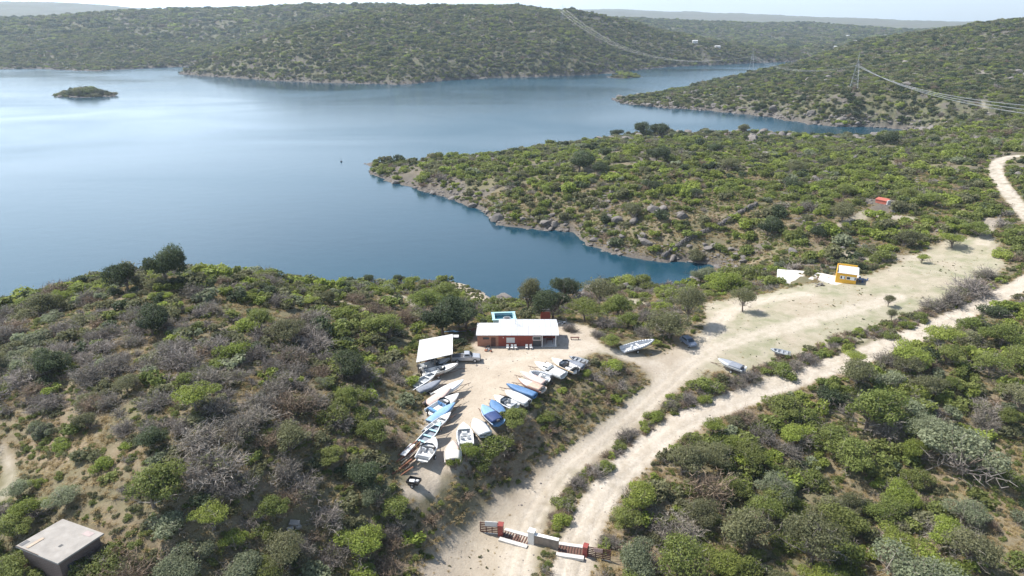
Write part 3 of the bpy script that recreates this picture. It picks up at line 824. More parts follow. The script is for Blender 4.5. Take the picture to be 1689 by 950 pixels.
def make_boat(name, label, stern, bow, B, kind, cols, group='boats parked round the edge of the boat yard', motor=None, lift=.55, H=None, trail=True, tilt=0):
    x0, y0, z0 = at(*stern, lift + .4); x1, y1, z1 = at(*bow, lift + .7)
    Lh = max(3.2, min(math.hypot(x1 - x0, y1 - y0), 7.2)); rz = math.atan2(y1 - y0, x1 - x0)
    cx, cy = (x0 + x1) / 2, (y0 + y1) / 2
    H = H or B * .38
    gzv = gz(cx, cy)
    t = thing(name, label, 'boat', (cx, cy, gzv + lift), rz, group)
    t.rotation_euler[1] = R(-2.5)
    hullc, inner, cov = M[cols[0]], M[cols[1]], M[cols[2]]
    part('hull', hullc, t, lambda b: make_hull(b, Lh, B, H), smooth=False).data.materials.append(M[{'open': cols[2], 'console': 'ltgrey', 'tube': 'ltgrey'}.get(kind, cols[1])])
    def rail(b):
        rows = hull_rows(Lh, B, H)
        for s in (-1, 1):
            for (xa, ba, ga, _), (xb, bb, gb, _) in zip(rows[:-1], rows[1:]):
                tube(b, (xa, s * (ba + .01), ga - .04), (xb, s * (bb + .01), gb - .04), .035, seg=5)
    part('rub_rail', M[cols[3]] if len(cols) > 3 else M['grey'], t, rail)
    if kind == 'open':
        for q in (.18, .42, .66):
            w = B * beam(q) * .90; g = H * (.82 + .3 * q * q) - .13
            part('bench_seat', inner, t, lambda b: bx(b, (-Lh / 2 + Lh * q, 0, g), (.32, w, .05)))
        part('bow_deck', inner, t, lambda b: deck_surf(b, Lh, B, H, .83, .985, .05))
    if kind == 'console':
        part('bow_deck', inner, t, lambda b: deck_surf(b, Lh, B, H, .68, .985, .10))
        part('console', inner, t, lambda b: bx(b, (Lh * .03, 0, H * .70), (.55, B * .38, .65), taper=.8), bevel=.03)
        w_ = part('windscreen', M['clear'], t, lambda b: bx(b, (Lh * .03 + .22, 0, H * .70 + .48), (.03, B * .36, .32), rot=(0, -.4, 0)))
        for s in (-1, 1):
            part('seat', cov, t, lambda b: (bx(b, (-Lh * .12, s * B * .2, H * .55), (.45, .42, .3)), bx(b, (-Lh * .12 - .2, s * B * .2, H * .55 + .32), (.10, .42, .4))), bevel=.02)
        part('stern_bench', cov, t, lambda b: bx(b, (-Lh * .38, 0, H * .55), (.45, B * .72, .28)), bevel=.02)
    if kind == 'speed':
        part('foredeck', inner, t, lambda b: deck_surf(b, Lh, B, H, .55, .985, .16))
        def ws(b):
            xw = -Lh / 2 + Lh * .57; hb = B / 2 * beam(.57) - .12; g = H * .93
            a = [(xw, -hb, g), (xw + .42, -hb * .5, g + .05), (xw + .42, hb * .5, g + .05), (xw, hb, g)]
            tp = [(p[0] - .30, p[1] * .93, p[2] + .42) for p in a]
            a = [(xw - .7, -hb, g)] + a + [(xw - .7, hb, g)]; tp = [(xw - .95, -hb * .96, g + .22)] + tp + [(xw - .95, hb * .96, g + .22)]
            va = [b.verts.new(p) for p in a]; vb = [b.verts.new(p) for p in tp]
            for i in range(5): b.faces.new((va[i], va[i + 1], vb[i + 1], vb[i]))
            bmesh.ops.solidify(b, geom=list(b.faces), thickness=.025)
        part('windscreen', M['glass'], t, ws)
        for s in (-1, 1):
            part('seat', cov, t, lambda b: (bx(b, (-Lh * .05, s * B * .22, H * .60), (.5, .46, .30)), bx(b, (-Lh * .05 - .24, s * B * .22, H * .60 + .34), (.12, .46, .45))), bevel=.03)
        part('stern_bench', cov, t, lambda b: (bx(b, (-Lh * .36, 0, H * .58), (.5, B * .72, .30)), bx(b, (-Lh * .42, 0, H * .58 + .25), (.12, B * .72, .3))), bevel=.03)
    if kind == 'cover':
        cv = part('tarp_cover', cov, t, lambda b: deck_surf(b, Lh, B, H, .0, .99, .26, .25, wall=-.03, lift=.02, n_=18), smooth=True)
    if kind == 'halfcover':
        part('foredeck', inner, t, lambda b: deck_surf(b, Lh, B, H, .5, .985, .14), smooth=True)
        part('cockpit_cover', cov, t, lambda b: deck_surf(b, Lh, B, H, .08, .50, .34, .2, wall=.0, lift=.03), smooth=True)
        part('engine_cover', M['dkgrey'], t, lambda b: bx(b, (-Lh * .46, 0, H + .05), (.35, .5, .3), taper=.8), bevel=.04)
    if kind == 'cabin':
        part('foredeck', inner, t, lambda b: deck_surf(b, Lh, B, H, .50, .985, .22), smooth=True)
        c_ = part('cabin', inner, t, lambda b: bx(b, (Lh * .06, 0, H + .22), (Lh * .24, B * .62, .5), taper=.78), bevel=.05)
        for s in (-1, 1):
            part('cabin_window', M['glass'], t, lambda b: bx(b, (Lh * .06, s * (B * .31 - .045), H + .27), (Lh * .16, .035, .18), rot=(s * -.16, 0, 0)))
        part('windscreen', M['glass'], t, lambda b: bx(b, (Lh * .06 + Lh * .115, 0, H + .27), (.035, B * .46, .26), rot=(0, -.28, 0)))
        part('stern_cover', cov, t, lambda b: deck_surf(b, Lh, B, H, .02, .40, .12, .3), smooth=True)
    if kind == 'tube':
        for s in (-1, 1):
            def tb(b):
                rows = hull_rows(Lh, B, H)
                for (xa, ba, ga, _), (xb, bb, gb, _) in zip(rows[:-1], rows[1:]):
                    tube(b, (xa, s * (ba), ga + .02), (xb, s * (bb), gb + .02), .17, seg=10)
            part('inflatable_tube', inner, t, tb, smooth=True)
        part('bench_seat', cov, t, lambda b: bx(b, (0, 0, H * .8), (.4, B * .7, .18)), bevel=.02)
        part('console', cov, t, lambda b: bx(b, (-Lh * .2, 0, H * .9), (.45, .5, .6), taper=.8), bevel=.03)
    if motor:
        o = thing('outboard_motor', None, None, (-Lh / 2 - .18, 0, H * .95)); o.parent = t
        part('cowling', M[motor], o, lambda b: bx(b, (-.05, 0, .22), (.48, .36, .42), taper=.75), bevel=.05)
        part('motor_leg', M[motor], o, lambda b: (bx(b, (-.02, 0, -.38), (.20, .12, .85)), bx(b, (.05, 0, .0), (.25, .2, .16)), tube(b, (-.25, 0, -.72), (.12, 0, -.72), .07, .04, 8)))
    if trail:
        make_trailer(cx, cy, gzv, rz, Lh, B, lift, label)
    else:
        for s in (-.25, .25):
            cb = bmesh.new(); bx(cb, (Lh * s, 0, -lift / 2 + .02), (.2, B * .55, lift))
            o = fin('timber_block', cb, M['palewood'], None, loc=(cx, cy, gzv + lift)); o.rotation_euler = (0, 0, rz)
            tag(o, 'timber bearer under the %s end of the %s' % ('stern' if s < 0 else 'bow', ' '.join(label.split()[:8])), 'timber block', 'timber bearers under the boats')
    return t
def make_trailer(cx, cy, z, rz, Lh, B, lift, label):
    t = thing('boat_trailer', 'low steel trailer carrying the ' + ' '.join(label.split()[:11]), 'boat trailer', (cx, cy, z), rz, 'trailers under the parked boats')
    h = lift - .08
    def fr(b):
        for s in (-1, 1):
            tube(b, (-Lh * .42, s * B * .3, h), (Lh * .25, s * B * .3, h), .045, seg=5); tube(b, (Lh * .25, s * B * .3, h), (Lh * .60, 0, h - .05), .045, seg=5)
        for q in (-.4, -.1, .2): tube(b, (Lh * q, -B * .3, h), (Lh * q, B * .3, h), .035, seg=5)
        tube(b, (-Lh * .12, -B * .46, .30), (-Lh * .12, B * .46, .30), .035, seg=5)
    part('frame', M['rust'], t, fr)
    part('drawbar', M['rust'], t, lambda b: (tube(b, (Lh * .58, 0, h - .05), (Lh * .74, 0, h - .12), .05, seg=6), tube(b, (Lh * .66, 0, h - .1), (Lh * .66, 0, .0), .03, seg=6)))
    for s in (-1, 1):
        w = thing('wheel', None, None, (-Lh * .12, s * B * .47, .30)); w.parent = t
        part('tyre', M['rubber'], w, lambda b: tube(b, (0, -.09, 0), (0, .09, 0), .30, seg=16))
        part('rim', M['ltgrey'], w, lambda b: tube(b, (0, -.098, 0), (0, .098, 0), .16, seg=12))

BOATS = [
 ('motorboat','white motorboat with a dark stripe, first in the left row below the shed',(697,612),(756,603),2.3,'speed',('white','white','grey','black'),'black',.55),
 ('dinghy','narrow white open boat with grey inside, second in the left row',(674,632),(722,618),1.9,'open',('white','ltgrey','grey','white'),None,.5),
 ('covered_boat','low boat under a crumpled slate grey tarpaulin in the left row',(688,640),(728,632),1.9,'cover',('grey','grey','tarp_grey','dkgrey'),None,.3),
 ('motorboat','long plain white decked boat with its bow out over the yard, left row',(716,650),(765,630),2.1,'halfcover',('white','white','white','white'),None,.6),
 ('covered_boat','cream and faint pink covered boat beside the plain white one, left row',(703,664),(744,645),2.0,'cover',('cream','cream','tarp_pink','white'),'black',.5),
 ('motorboat','white boat with black outboard and deep blue cockpit at its stern, left row',(707,676),(757,654),2.3,'speed',('white','white','blue','white'),'black',.6),
 ('covered_boat','pale blue covered boat with a dark patch near its bow, left row',(708,691),(751,667),1.8,'cover',('ltgrey','ltgrey','tarp_paleblue','ltgrey'),None,.55),
 ('motorboat','grey and white striped boat beside the pale blue covered one',(701,706),(744,684),1.7,'console',('ltgrey','white','white','grey'),'black',.5),
 ('open_boat','white open boat with a turquoise rim and dark blue floor',(690,728),(727,703),1.8,'open',('white','turq','tarp_grey','turq'),None,.55),
 ('speedboat','white speedboat with windscreen and white seats, lowest of the left row',(696,760),(718,725),2.3,'speed',('white','white','ltgrey','white'),None,.5),
 ('motorboat','faded pink boat standing by the green bush at the yard corner',(747,766),(747,729),2.3,'halfcover',('tarp_pink','tarp_pink','cream','white'),None,.45),
 ('rowing_boat','white open boat with grey floor and white seats beside the pink one',(769,737),(764,699),2.3,'console',('white','white','white','white'),None,.45),
 ('covered_boat','smooth white covered boat between the open white and the blue ones',(801,721),(781,692),2.3,'cover',('white','white','tarp_white','white'),None,.4),
 ('motorboat','blue boat with a navy canvas over its cockpit beside a green bush',(823,704),(795,671),2.4,'halfcover',('blue','tarp_paleblue','tarp_navy','white'),None,.5),
 ('covered_boat','small mid blue covered boat half hidden behind the green bush',(828,684),(810,662),2.0,'cover',('blue','blue','tarp_blue','blue'),None,.4),
 ('motorboat','white boat with a small dark windscreen, bow out beside the blue ones',(851,674),(815,655),2.1,'speed',('white','white','grey','white'),None,.5),
 ('covered_boat','white covered boat with a big black outboard at its stern',(871,670),(833,646),2.2,'cover',('white','white','tarp_white','white'),'black',.5),
 ('long_canoe','long bright blue boat with a plain blue deck, right row',(883,656),(835,635),1.8,'cover',('blue','blue','tarp_blue','navy'),None,.45),
 ('motorboat','faded orange boat with a dark red stern in the right row',(897,648),(854,626),2.0,'halfcover',('orange','cream','orange','red'),None,.5),
 ('covered_boat','cream and pink boat just above the orange one, right row',(898,635),(858,615),2.0,'cover',('cream','cream','tarp_pink','cream'),'dkgrey',.5),
 ('inflatable_boat','light grey inflatable boat with round tubes in the right row',(907,627),(874,616),2.2,'tube',('grey','ltgrey','white','grey'),'dkgrey',.4),
 ('cabin_cruiser','large white cabin boat with a crumpled grey stern cover',(930,624),(882,600),2.5,'cabin',('white','white','tarp_white','white'),None,.6),
 ('motorboat','white and yellow edged motorboat with dark seats near the house end',(951,616),(909,593),2.4,'speed',('white','white','black','yellow'),'black',.6),
 ('covered_boat','purplish covered boat with a red rim partly behind a bush',(962,608),(931,594),1.9,'cover',('orange','grey','tarp_grey','red'),None,.4),
 ('small_boat','small weathered grey boat at the far end of the right row',(968,598),(939,587),1.6,'open',('grey','grey','grey','dkgrey'),None,.3),
]
for nm, lb, st, bo, B, kd, cols, mo, lf in BOATS:
    make_boat(nm, lb, st, bo, B, kd, cols, motor=mo, lift=lf)
make_boat('motorboat', 'dark grey boat with windscreen standing in the shade of the open shed', (692,602), (743,594), 2.2, 'speed', ('grey','ltgrey','grey','dkgrey'), motor='black', lift=.5)
make_boat('catamaran', 'big silver grey raft boat by the trees above the pale path', (1027,575), (1078,567), 2.3, 'tube', ('silver','silver','ltgrey','silver'), group='boats standing on the open clearing', lift=.35, H=.8)
make_boat('motorboat', 'grey and white boat alone on the dry grass beside the dirt track', (1227,611), (1184,592), 2.3, 'halfcover', ('ltgrey','silver','tarp_grey','white'), group='boats standing on the open clearing', motor='white', lift=.55)
make_boat('small_boat', 'small blue grey boat by the bushes at the clearing edge', (1304,584), (1271,575), 1.8, 'open', ('grey','grey','grey','ltgrey'), group='boats standing on the open clearing', lift=.25, trail=False)

# ------------------------------------------------------------------ vehicles
def wheels(t, xs, yw, r, w=.2):
    for x in xs:
        for s in (-1, 1):
            q = thing('wheel', None, None, (x, s * yw, r)); q.parent = t
            part('tyre', M['rubber'], q, lambda b: tube(b, (0, -w / 2, 0), (0, w / 2, 0), r, seg=18))
            part('rim', M['silver'], q, lambda b: tube(b, (0, -w / 2 - .01, 0), (0, w / 2 + .01, 0), r * .58, seg=14))
x, y, z = at(769, 595)
t = thing('pickup_truck', 'silver single cab pickup truck beside the open shed', 'pickup truck', (x, y, z), R(3))
part('body', M['silver'], t, lambda b: poly_ex(b, [(-2.5,.45),(2.45,.42),(2.52,.75),(2.40,.98),(1.30,1.10),(.95,1.12),(-.35,1.12),(-.42,1.08),(-2.5,1.06)], -.86, .86), bevel=.05)
part('cab', M['silver'], t, lambda b: [setattr(v, 'co', Vector((v.co.x, v.co.y * (.84 if v.co.z > 1.3 else 1), v.co.z))) for v in (poly_ex(b, [(-.45,1.10),(1.15,1.10),(.55,1.66),(-.30,1.68)], -.80, .80) or b.verts)], bevel=.04)
part('windscreen', M['glass'], t, lambda b: bx(b, (.90, 0, 1.40), (.03, 1.30, .60), rot=(0, -.82, 0)))
part('rear_window', M['glass'], t, lambda b: bx(b, (-.41, 0, 1.40), (.03, 1.15, .34), rot=(0, .25, 0)))
for s in (-1, 1):
    part('door_window', M['glass'], t, lambda b: [setattr(v, 'co', v.co) for v in (poly_ex(b, [(-.22,1.18),(.85,1.18),(.45,1.58),(-.18,1.58)], s * .762, s * .742) or b.verts)])
    part('headlight', M['clear'], t, lambda b: bx(b, (2.47, s * .62, .82), (.10, .34, .18)), bevel=.02)
    part('tail_light', M['red'], t, lambda b: bx(b, (-2.51, s * .78, .85), (.04, .14, .28)))
    part('wing_mirror', M['black'], t, lambda b: bx(b, (.95, s * .96, 1.22), (.10, .20, .16)), bevel=.02)
part('cargo_bed', M['dkgrey'], t, lambda b: bx(b, (-1.47, 0, 1.075), (1.88, 1.46, .03)))
part('bumper', M['black'], t, lambda b: (bx(b, (2.53, 0, .50), (.12, 1.70, .2)), bx(b, (-2.53, 0, .50), (.12, 1.6, .16))), bevel=.03)
wheels(t, (-1.55, 1.55), .80, .37, .22)
x, y, z = at(1135, 568)
t = thing('parked_car', 'small blue grey hatchback under the tree at the clearing edge', 'car', (x, y, z), R(-70))
M['carpaint'] = simple('car_paint', (.16, .19, .25), .3, var=.05)
part('body', M['carpaint'], t, lambda b: poly_ex(b, [(-1.85,.35),(1.85,.32),(1.92,.60),(1.80,.80),(.95,.93),(-1.75,.98),(-1.92,.70)], -.80, .80), bevel=.07)
part('cabin', M['carpaint'], t, lambda b: [setattr(v, 'co', Vector((v.co.x, v.co.y * (.80 if v.co.z > 1.2 else 1), v.co.z))) for v in (poly_ex(b, [(-1.72,.95),(1.0,.92),(.35,1.43),(-1.25,1.45)], -.75, .75) or b.verts)], bevel=.05)
part('windscreen', M['glass'], t, lambda b: bx(b, (.70, 0, 1.20), (.03, 1.22, .70), rot=(0, -.91, 0)))
part('rear_window', M['glass'], t, lambda b: bx(b, (-1.52, 0, 1.20), (.03, 1.15, .50), rot=(0, .75, 0)))
for s in (-1, 1):
    part('side_window', M['glass'], t, lambda b: bx(b, (-.35, s * .70, 1.18), (1.5, .05, .30), rot=(s * .30, 0, 0)))
    part('headlight', M['clear'], t, lambda b: bx(b, (1.84, s * .60, .66), (.12, .32, .16)), bevel=.02)
    part('tail_light', M['red'], t, lambda b: bx(b, (-1.88, s * .68, .78), (.08, .16, .26)))
wheels(t, (-1.2, 1.2), .72, .29, .18)
# small black utility trailer
x, y, z = at(683, 800)
t = thing('utility_trailer', 'small black box trailer alone at the bottom of the boat yard', 'trailer', (x, y, z), R(160))
def tub(b):
    bx(b, (0, 0, .50), (1.6, 1.15, .05))
    for s in (-1, 1): bx(b, (0, s * .56, .68), (1.6, .04, .34)); bx(b, (s * .79, 0, .68), (.04, 1.08, .34))
part('box', M['black'], t, tub)
part('load', M['ltgrey'], t, lambda b: (bx(b, (.2, .1, .64), (.7, .6, .2), rot=(0, 0, .3)), bx(b, (-.4, -.2, .62), (.4, .4, .16))), bevel=.03)
part('drawbar', M['rust'], t, lambda b: (tube(b, (.8, .3, .45), (1.9, 0, .42), .04), tube(b, (.8, -.3, .45), (1.9, 0, .42), .04), tube(b, (1.75, 0, .42), (1.75, 0, 0), .03)))
for s in (-1, 1):
    q = thing('wheel', None, None, (-.1, s * .68, .30)); q.parent = t
    part('tyre', M['rubber'], q, lambda b: tube(b, (0, -.08, 0), (0, .08, 0), .30, seg=16)); part('rim', M['ltgrey'], q, lambda b: tube(b, (0, -.09, 0), (0, .09, 0), .15, seg=12))

# ------------------------------------------------------------------ timber and junk
rr = random.Random(5)
def plank(px, py, ln, w, ang, mat, lab, grp, z0=.05, nm='plank'):
    x, y, z = at(px, py); bm = bmesh.new(); bx(bm, (0, 0, 0), (ln, w, .06))
    o = fin(nm, bm, M[mat], None, loc=(x, y, z + z0)); o.rotation_euler = (rr.uniform(-.04, .04), rr.uniform(-.05, .05), R(ang)); tag(o, lab, 'plank', grp)
for k in range(15):
    px = 673 + rr.uniform(-9, 9); py = 762 + rr.uniform(-20, 22)
    px += (762 - py) * .35
    plank(px, py, rr.uniform(2.2, 4.0), rr.uniform(.10, .2), 62 + rr.uniform(-14, 14), 'rustwood', 'red brown plank in the loose timber pile left of the speedboat', 'red brown planks in the timber pile', .06 + k * .035)
for k in range(7):
    px = 680 + rr.uniform(-5, 10); py = 760 + rr.uniform(-14, 18)
    px += (760 - py) * .35
    plank(px, py, rr.uniform(2.6, 4.2), rr.uniform(.10, .16), 58 + rr.uniform(-10, 10), 'palewood', 'pale plank lying among the red brown timber', 'pale planks in the timber pile', .45 + k * .02)
plank(673, 748, 2.8, .75, 70, 'white', 'white sheet standing out at the top of the timber pile', None, .62, 'white_sheet')
for k in range(9):
    px = 738 + k * 6.2; py = 548 - k * .4 + rr.uniform(-1.5, 1.5)
    plank(px, py, rr.uniform(1.6, 3.2), .22, rr.uniform(-8, 25), 'tarp_paleblue' if k < 5 else 'rustwood', 'pale blue sheet lying between shed and house' if k < 5 else 'rusty brown plank stacked by the left end of the house', 'sheets and planks between shed and house', .1 + .03 * k, 'sheet' if k < 5 else 'plank')
def junk(name, label, px, py, s, n_, mats, cat='scrap heap'):
    x, y, z = at(px, py); t = thing(name, label, cat, (x, y, z), rr.uniform(0, 6))
    for k in range(n_):
        def f(b):
            a = rr.uniform(0, 6.3); r_ = rr.uniform(0, s)
            if k % 3 == 0: bx(b, (math.cos(a) * r_, math.sin(a) * r_, .2 + rr.uniform(0, .25)), (rr.uniform(.3, .8), rr.uniform(.2, .5), rr.uniform(.1, .4)), rot=(rr.uniform(-.4, .4), rr.uniform(-.4, .4), rr.uniform(0, 3)))
            elif k % 3 == 1: tube(b, (math.cos(a) * r_, math.sin(a) * r_, .05), (math.cos(a + 1.5) * s, math.sin(a + 1.5) * s, rr.uniform(.3, .9)), .05, seg=6)
            else: tube(b, (math.cos(a) * r_, math.sin(a) * r_, .02), (math.cos(a) * r_ + .05, math.sin(a) * r_, .25), .3, seg=14)
        part(['box', 'pipe', 'tyre'][k % 3], M[mats[k % len(mats)]], t, f)
junk('scrap_heap', 'heap of pipes and tyres on the ground left of the house front', 804, 578, .9, 12, ['rust', 'grey', 'rubber', 'rustwood'])
junk('scrap_heap', 'pile of odd scrap behind the shed beside the pale blue sheets', 755, 562, .8, 9, ['dkgrey', 'rust', 'rubber'])
junk('rubble_heap', 'heap of rubble and white sheets beside the ochre cabin slab', 1356, 461, 1.6, 14, ['concrete', 'rustwood', 'stone'])
junk('scrap_heap', 'white and grey junk in the shade right of the house', 928, 534, 1.2, 9, ['white', 'grey', 'rubber'])
junk('rubble_heap', 'grey stones and blocks in front of the ochre cabin slab', 1352, 471, 1.3, 12, ['rock', 'concrete', 'stone'])
# wooden chopping bench, table right of house
x, y, z = at(948, 560); t = thing('bench', 'low dark bench standing alone right of the house', 'bench', (x, y, z), 0)
part('seat', M['brownwood'], t, lambda b: bx(b, (0, 0, .45), (1.7, .4, .08)))
for s in (-1, 1): part('leg', M['brownwood'], t, lambda b: bx(b, (s * .7, 0, .2), (.1, .36, .42)))

# ------------------------------------------------------------------ house
xl, yf, zh = at(787.6, 571); xr = at(918, 571)[0]; zh = gz((xl + xr) / 2, yf + 2)
HW = xr - xl; HD = 6.0
xm = xl + HW * .265                        # annex | main house
t = thing('house', 'long red house with white metal roof behind the boat yard', 'house', (xl, yf, zh), 0)
mw = xm - xl
def wall_ann(b): bx(b, (mw / 2, 2.1, 1.05), (mw, 4.2, 2.6))
part('annex_wall', M['brick_orange'], t, wall_ann)
wm = HW - mw - 2.9                         # enclosed part, then porch
part('wall', M['brick_red'], t, lambda b: bx(b, (mw + wm / 2 + .01, HD / 2, 1.1), (wm, HD, 2.7)))
part('wall', M['brick_red'], t, lambda b: bx(b, (HW - 1.45, HD - 1.3, 1.1), (2.9, 2.6, 2.7)))
def rf(x0, x1, y0, y1, z0, z1, th=.09):
    def f(b):
        v = [b.verts.new(p) for p in ((x0, y0, z0), (x1, y0, z0), (x1, y1, z1), (x0, y1, z1), (x0, y0, z0 + th), (x1, y0, z0 + th), (x1, y1, z1 + th), (x0, y1, z1 + th))]
        for q in ((3, 2, 1, 0), (4, 5, 6, 7), (0, 1, 5, 4), (1, 2, 6, 5), (2, 3, 7, 6), (3, 0, 4, 7)): b.faces.new([v[i] for i in q])
    return f
part('annex_roof', M['roof_white'], t, rf(-.2, mw - .02, -.25, 4.5, 2.38, 2.75))
roof = part('roof', M['roof_grey'], t, rf(mw, HW + .35, -.55, HD * .62, 2.52, 3.05))
part('rear_roof', M['roof_grey'], t, rf(mw, HW + .30, HD * .62 + .01, HD + .2, 3.05, 2.75))
def aerial(b): tube(b, (mw + 3.2, 3.2, 2.95), (mw + 3.2, 3.2, 4.4), .03); tube(b, (mw + 3.0, 3.2, 4.3), (mw + 3.6, 3.2, 4.3), .02); tube(b, (mw + 3.1, 3.2, 4.0), (mw + 4.2, 2.2, 3.05), .015)
part('aerial', M['steel'], t, aerial)
d = part('door', M['plaster'], t, lambda b: bx(b, (mw + 2.25, -.03, 1.35), (1.55, .06, 1.05)))
for i in range(1):
    w = part('window', M['glass'], t, lambda b: bx(b, (mw + wm - .75, -.02, 1.75), (1.4, .05, .65)))
    part('frame', M['white'], w, lambda b: (bx(b, (mw + wm - .75, -.055, 2.1), (1.56, .07, .09)), bx(b, (mw + wm - .75, -.055, 1.39), (1.56, .07, .09)), bx(b, (mw + wm - 1.49, -.055, 1.745), (.08, .07, .62)), bx(b, (mw + wm - .01, -.055, 1.745), (.08, .07, .62))))
part('dark_door', M['dkgrey'], t, lambda b: bx(b, (mw + wm - .75, -.025, .65), (1.5, .05, 1.2)))
part('window', M['glass'], t, lambda b: bx(b, (1.6, -.02, 1.72), (1.15, .05, .42)))
part('door', M['brownwood'], t, lambda b: bx(b, (2.95, -.03, .9), (.85, .06, 1.95)))
for px_ in (HW - .2, HW - 2.7):
    part('porch_post', M['white'], t, lambda b: bx(b, (px_, -.3, 1.25), (.13, .13, 2.52)))
part('porch_floor', M['slab'], t, lambda b: bx(b, (HW - 1.4, 1.5, .06), (2.9, 3.7, .2)))
part('plinth', M['concrete'], t, lambda b: bx(b, (mw + wm / 2, -.45, .0), (wm, .85, .24)))
part('wall_lamp', M['white'], t, lambda b: bx(b, (mw + .9, -.08, 1.9), (.14, .12, .2)), bevel=.02)
def chair(cx, cy, cz, rz, lab, grp, mat='white'):
    c = thing('garden_chair', lab, 'chair', (cx, cy, cz), rz, grp)
    part('seat', M[mat], c, lambda b: bx(b, (0, 0, .42), (.48, .46, .05)))
    part('backrest', M[mat], c, lambda b: bx(b, (-.22, 0, .68), (.05, .44, .48), rot=(0, -.15, 0)))
    for sx in (-1, 1):
        for s2 in (-1, 1): part('leg', M[mat], c, lambda b: bx(b, (sx * .2, s2 * .19, .2), (.05, .05, .42)))
    return c
for k, (dx, rz) in enumerate(((mw + 1.7, -1.5), (mw + 2.5, -1.7), (mw + 3.2, -1.2), (mw + 5.2, -1.6), (mw + 6.0, -1.3))):
    chair(xl + dx, yf - 1.25, gz(xl + dx, yf - 1.25), rz, 'white plastic chair in the shade along the red house front', 'white chairs along the house front')
# garden table on porch
t2 = thing('porch_table', 'dark table on the open porch at the right end of the house', 'table', (xl + HW - 1.2, yf + 1.3, zh + .16), 0)
part('table_top', M['brownwood'], t2, lambda b: bx(b, (0, 0, .74), (1.3, .8, .05)))
for sx in (-1, 1):
    for s2 in (-1, 1): part('leg', M['brownwood'], t2, lambda b: bx(b, (sx * .55, s2 * .32, .36), (.06, .06, .72)))
# round tank behind the roof
x, y, z = at(836, 532, 2.6)
t = thing('water_tank', 'round grey tank standing behind the house roof', 'water tank', (x, yf + HD + 1.0, z), 0)
part('tank', M['grey'], t, lambda b: tube(b, (0, 0, 1.1), (0, 0, 2.9), .75, seg=20))
part('lid', M['dkgrey'], t, lambda b: tube(b, (0, 0, 2.905), (0, 0, 2.99), .62, .35, seg=20))
part('stand', M['concrete'], t, lambda b: bx(b, (0, 0, .4), (1.5, 1.5, 1.38)))
# pool
x, y, z = at(831, 521, 1.7)
t = thing('swimming_pool', 'raised turquoise swimming pool behind the house', 'pool', (x, y, z), R(5))
PW, PD_ = 4.0, 3.3
def pshell(b):
    for s in (-1, 1):
        bx(b, (0, s * (PD_ / 2), .7), (PW + .3, .28, 1.9)); bx(b, (s * (PW / 2), 0, .7), (.28, PD_ - .285, 1.9))
part('shell', M['turq'], t, pshell)
part('rim', M['turq'], t, lambda b: [bx(b, (0, s * (PD_ / 2 + .1), 1.70), (PW + .9, .52, .08)) for s in (-1, 1)] + [bx(b, (s * (PW / 2 + .1), 0, 1.70), (.52, PD_ - .33, .08)) for s in (-1, 1)])
part('floor', M['poolblue'], t, lambda b: bx(b, (0, 0, .55), (PW - .29, PD_ - .29, .1)))
part('pool_water', M['water'], t, lambda b: bx(b, (0, 0, 1.15), (PW - .3, PD_ - .3, .02)))
part('ladder', M['steel'], t, lambda b: [tube(b, (1.9, s * .25, -.1), (1.9, s * .25, 2.3), .03) for s in (-1, 1)] + [tube(b, (2.05, -.25, h), (2.05, .25, h), .025) for h in (.3, .8, 1.3)])
# red tower
x, y, z = at(899.5, 527)
t = thing('tank_tower', 'square red brick tower with pale top behind the house', 'tower', (x, y, z), 0)
part('wall', M['brick_red'], t, lambda b: bx(b, (0, 0, .85), (2.0, 1.7, 2.7)))
part('top_slab', M['concrete'], t, lambda b: bx(b, (0, 0, 2.26), (2.3, 2.0, .12)))
part('tank', M['ltgrey'], t, lambda b: bx(b, (0, 0, 2.55), (1.7, 1.4, .45)), bevel=.05)
part('tank_lid', M['dkgrey'], t, lambda b: bx(b, (0, .0, 2.82), (1.8, 1.5, .09)))
# ------------------------------------------------------------------ open shed
ax, ay, az = at(686, 592, 2.7); bx_, by_, bz = at(746.6, 586, 2.7); cx_, cy_, cz_ = at(747, 553.5, 3.0); dx_, dy_, dz_ = at(692, 559, 3.0)
zs = (gz((ax + bx_) / 2, ay)); 
t = thing('boat_shed', 'open sided shed with a wide white sheet roof over a boat', 'shed', (ax, ay, zs), 0)
def shroof(b):
    z0, z1 = 2.7, 3.05
    P_ = [(0, 0, z0), (bx_ - ax, by_ - ay, z0), (cx_ - ax, cy_ - ay, z1), (dx_ - ax, dy_ - ay, z1)]
    v = [b.verts.new(p) for p in P_] + [b.verts.new((p[0], p[1], p[2] + .08)) for p in P_]
    for q in ((3, 2, 1, 0), (4, 5, 6, 7), (0, 1, 5, 4), (1, 2, 6, 5), (2, 3, 7, 6), (3, 0, 4, 7)): b.faces.new([v[i] for i in q])
part('roof', M['roof_white'], t, shroof)
for k, (fx, fy) in enumerate(((.04, .04), (.5, .03), (.96, .04), (.05, .5), (.96, .5), (.06, .96), (.5, .96), (.95, .96))):
    X = (bx_ - ax) * fx + (dx_ - ax) * fy; Y = (by_ - ay) * fx + (dy_ - ay) * fy
    zz = gz(ax + X, ay + Y) - zs
    part('post', M['deadwood'], t, lambda b: tube(b, (X, Y, zz - .3), (X, Y, 2.69 + .33 * fy), .08, seg=7))
part('back_wall', M['brick_orange'], t, lambda b: bx(b, ((dx_ - ax + cx_ - ax) / 2, (dy_ - ay + cy_ - ay) / 2 - .35, 1.15), ((cx_ - dx_) * .92, .15, 2.9)))
part('roof_extension', M['roof_white'], t, rf(cx_ - ax - .1, cx_ - ax + 1.1, cy_ - ay - .9, cy_ - ay - .05, 2.8, 2.9))
x = ax + (bx_ - ax) * .4; y = ay + 4.3
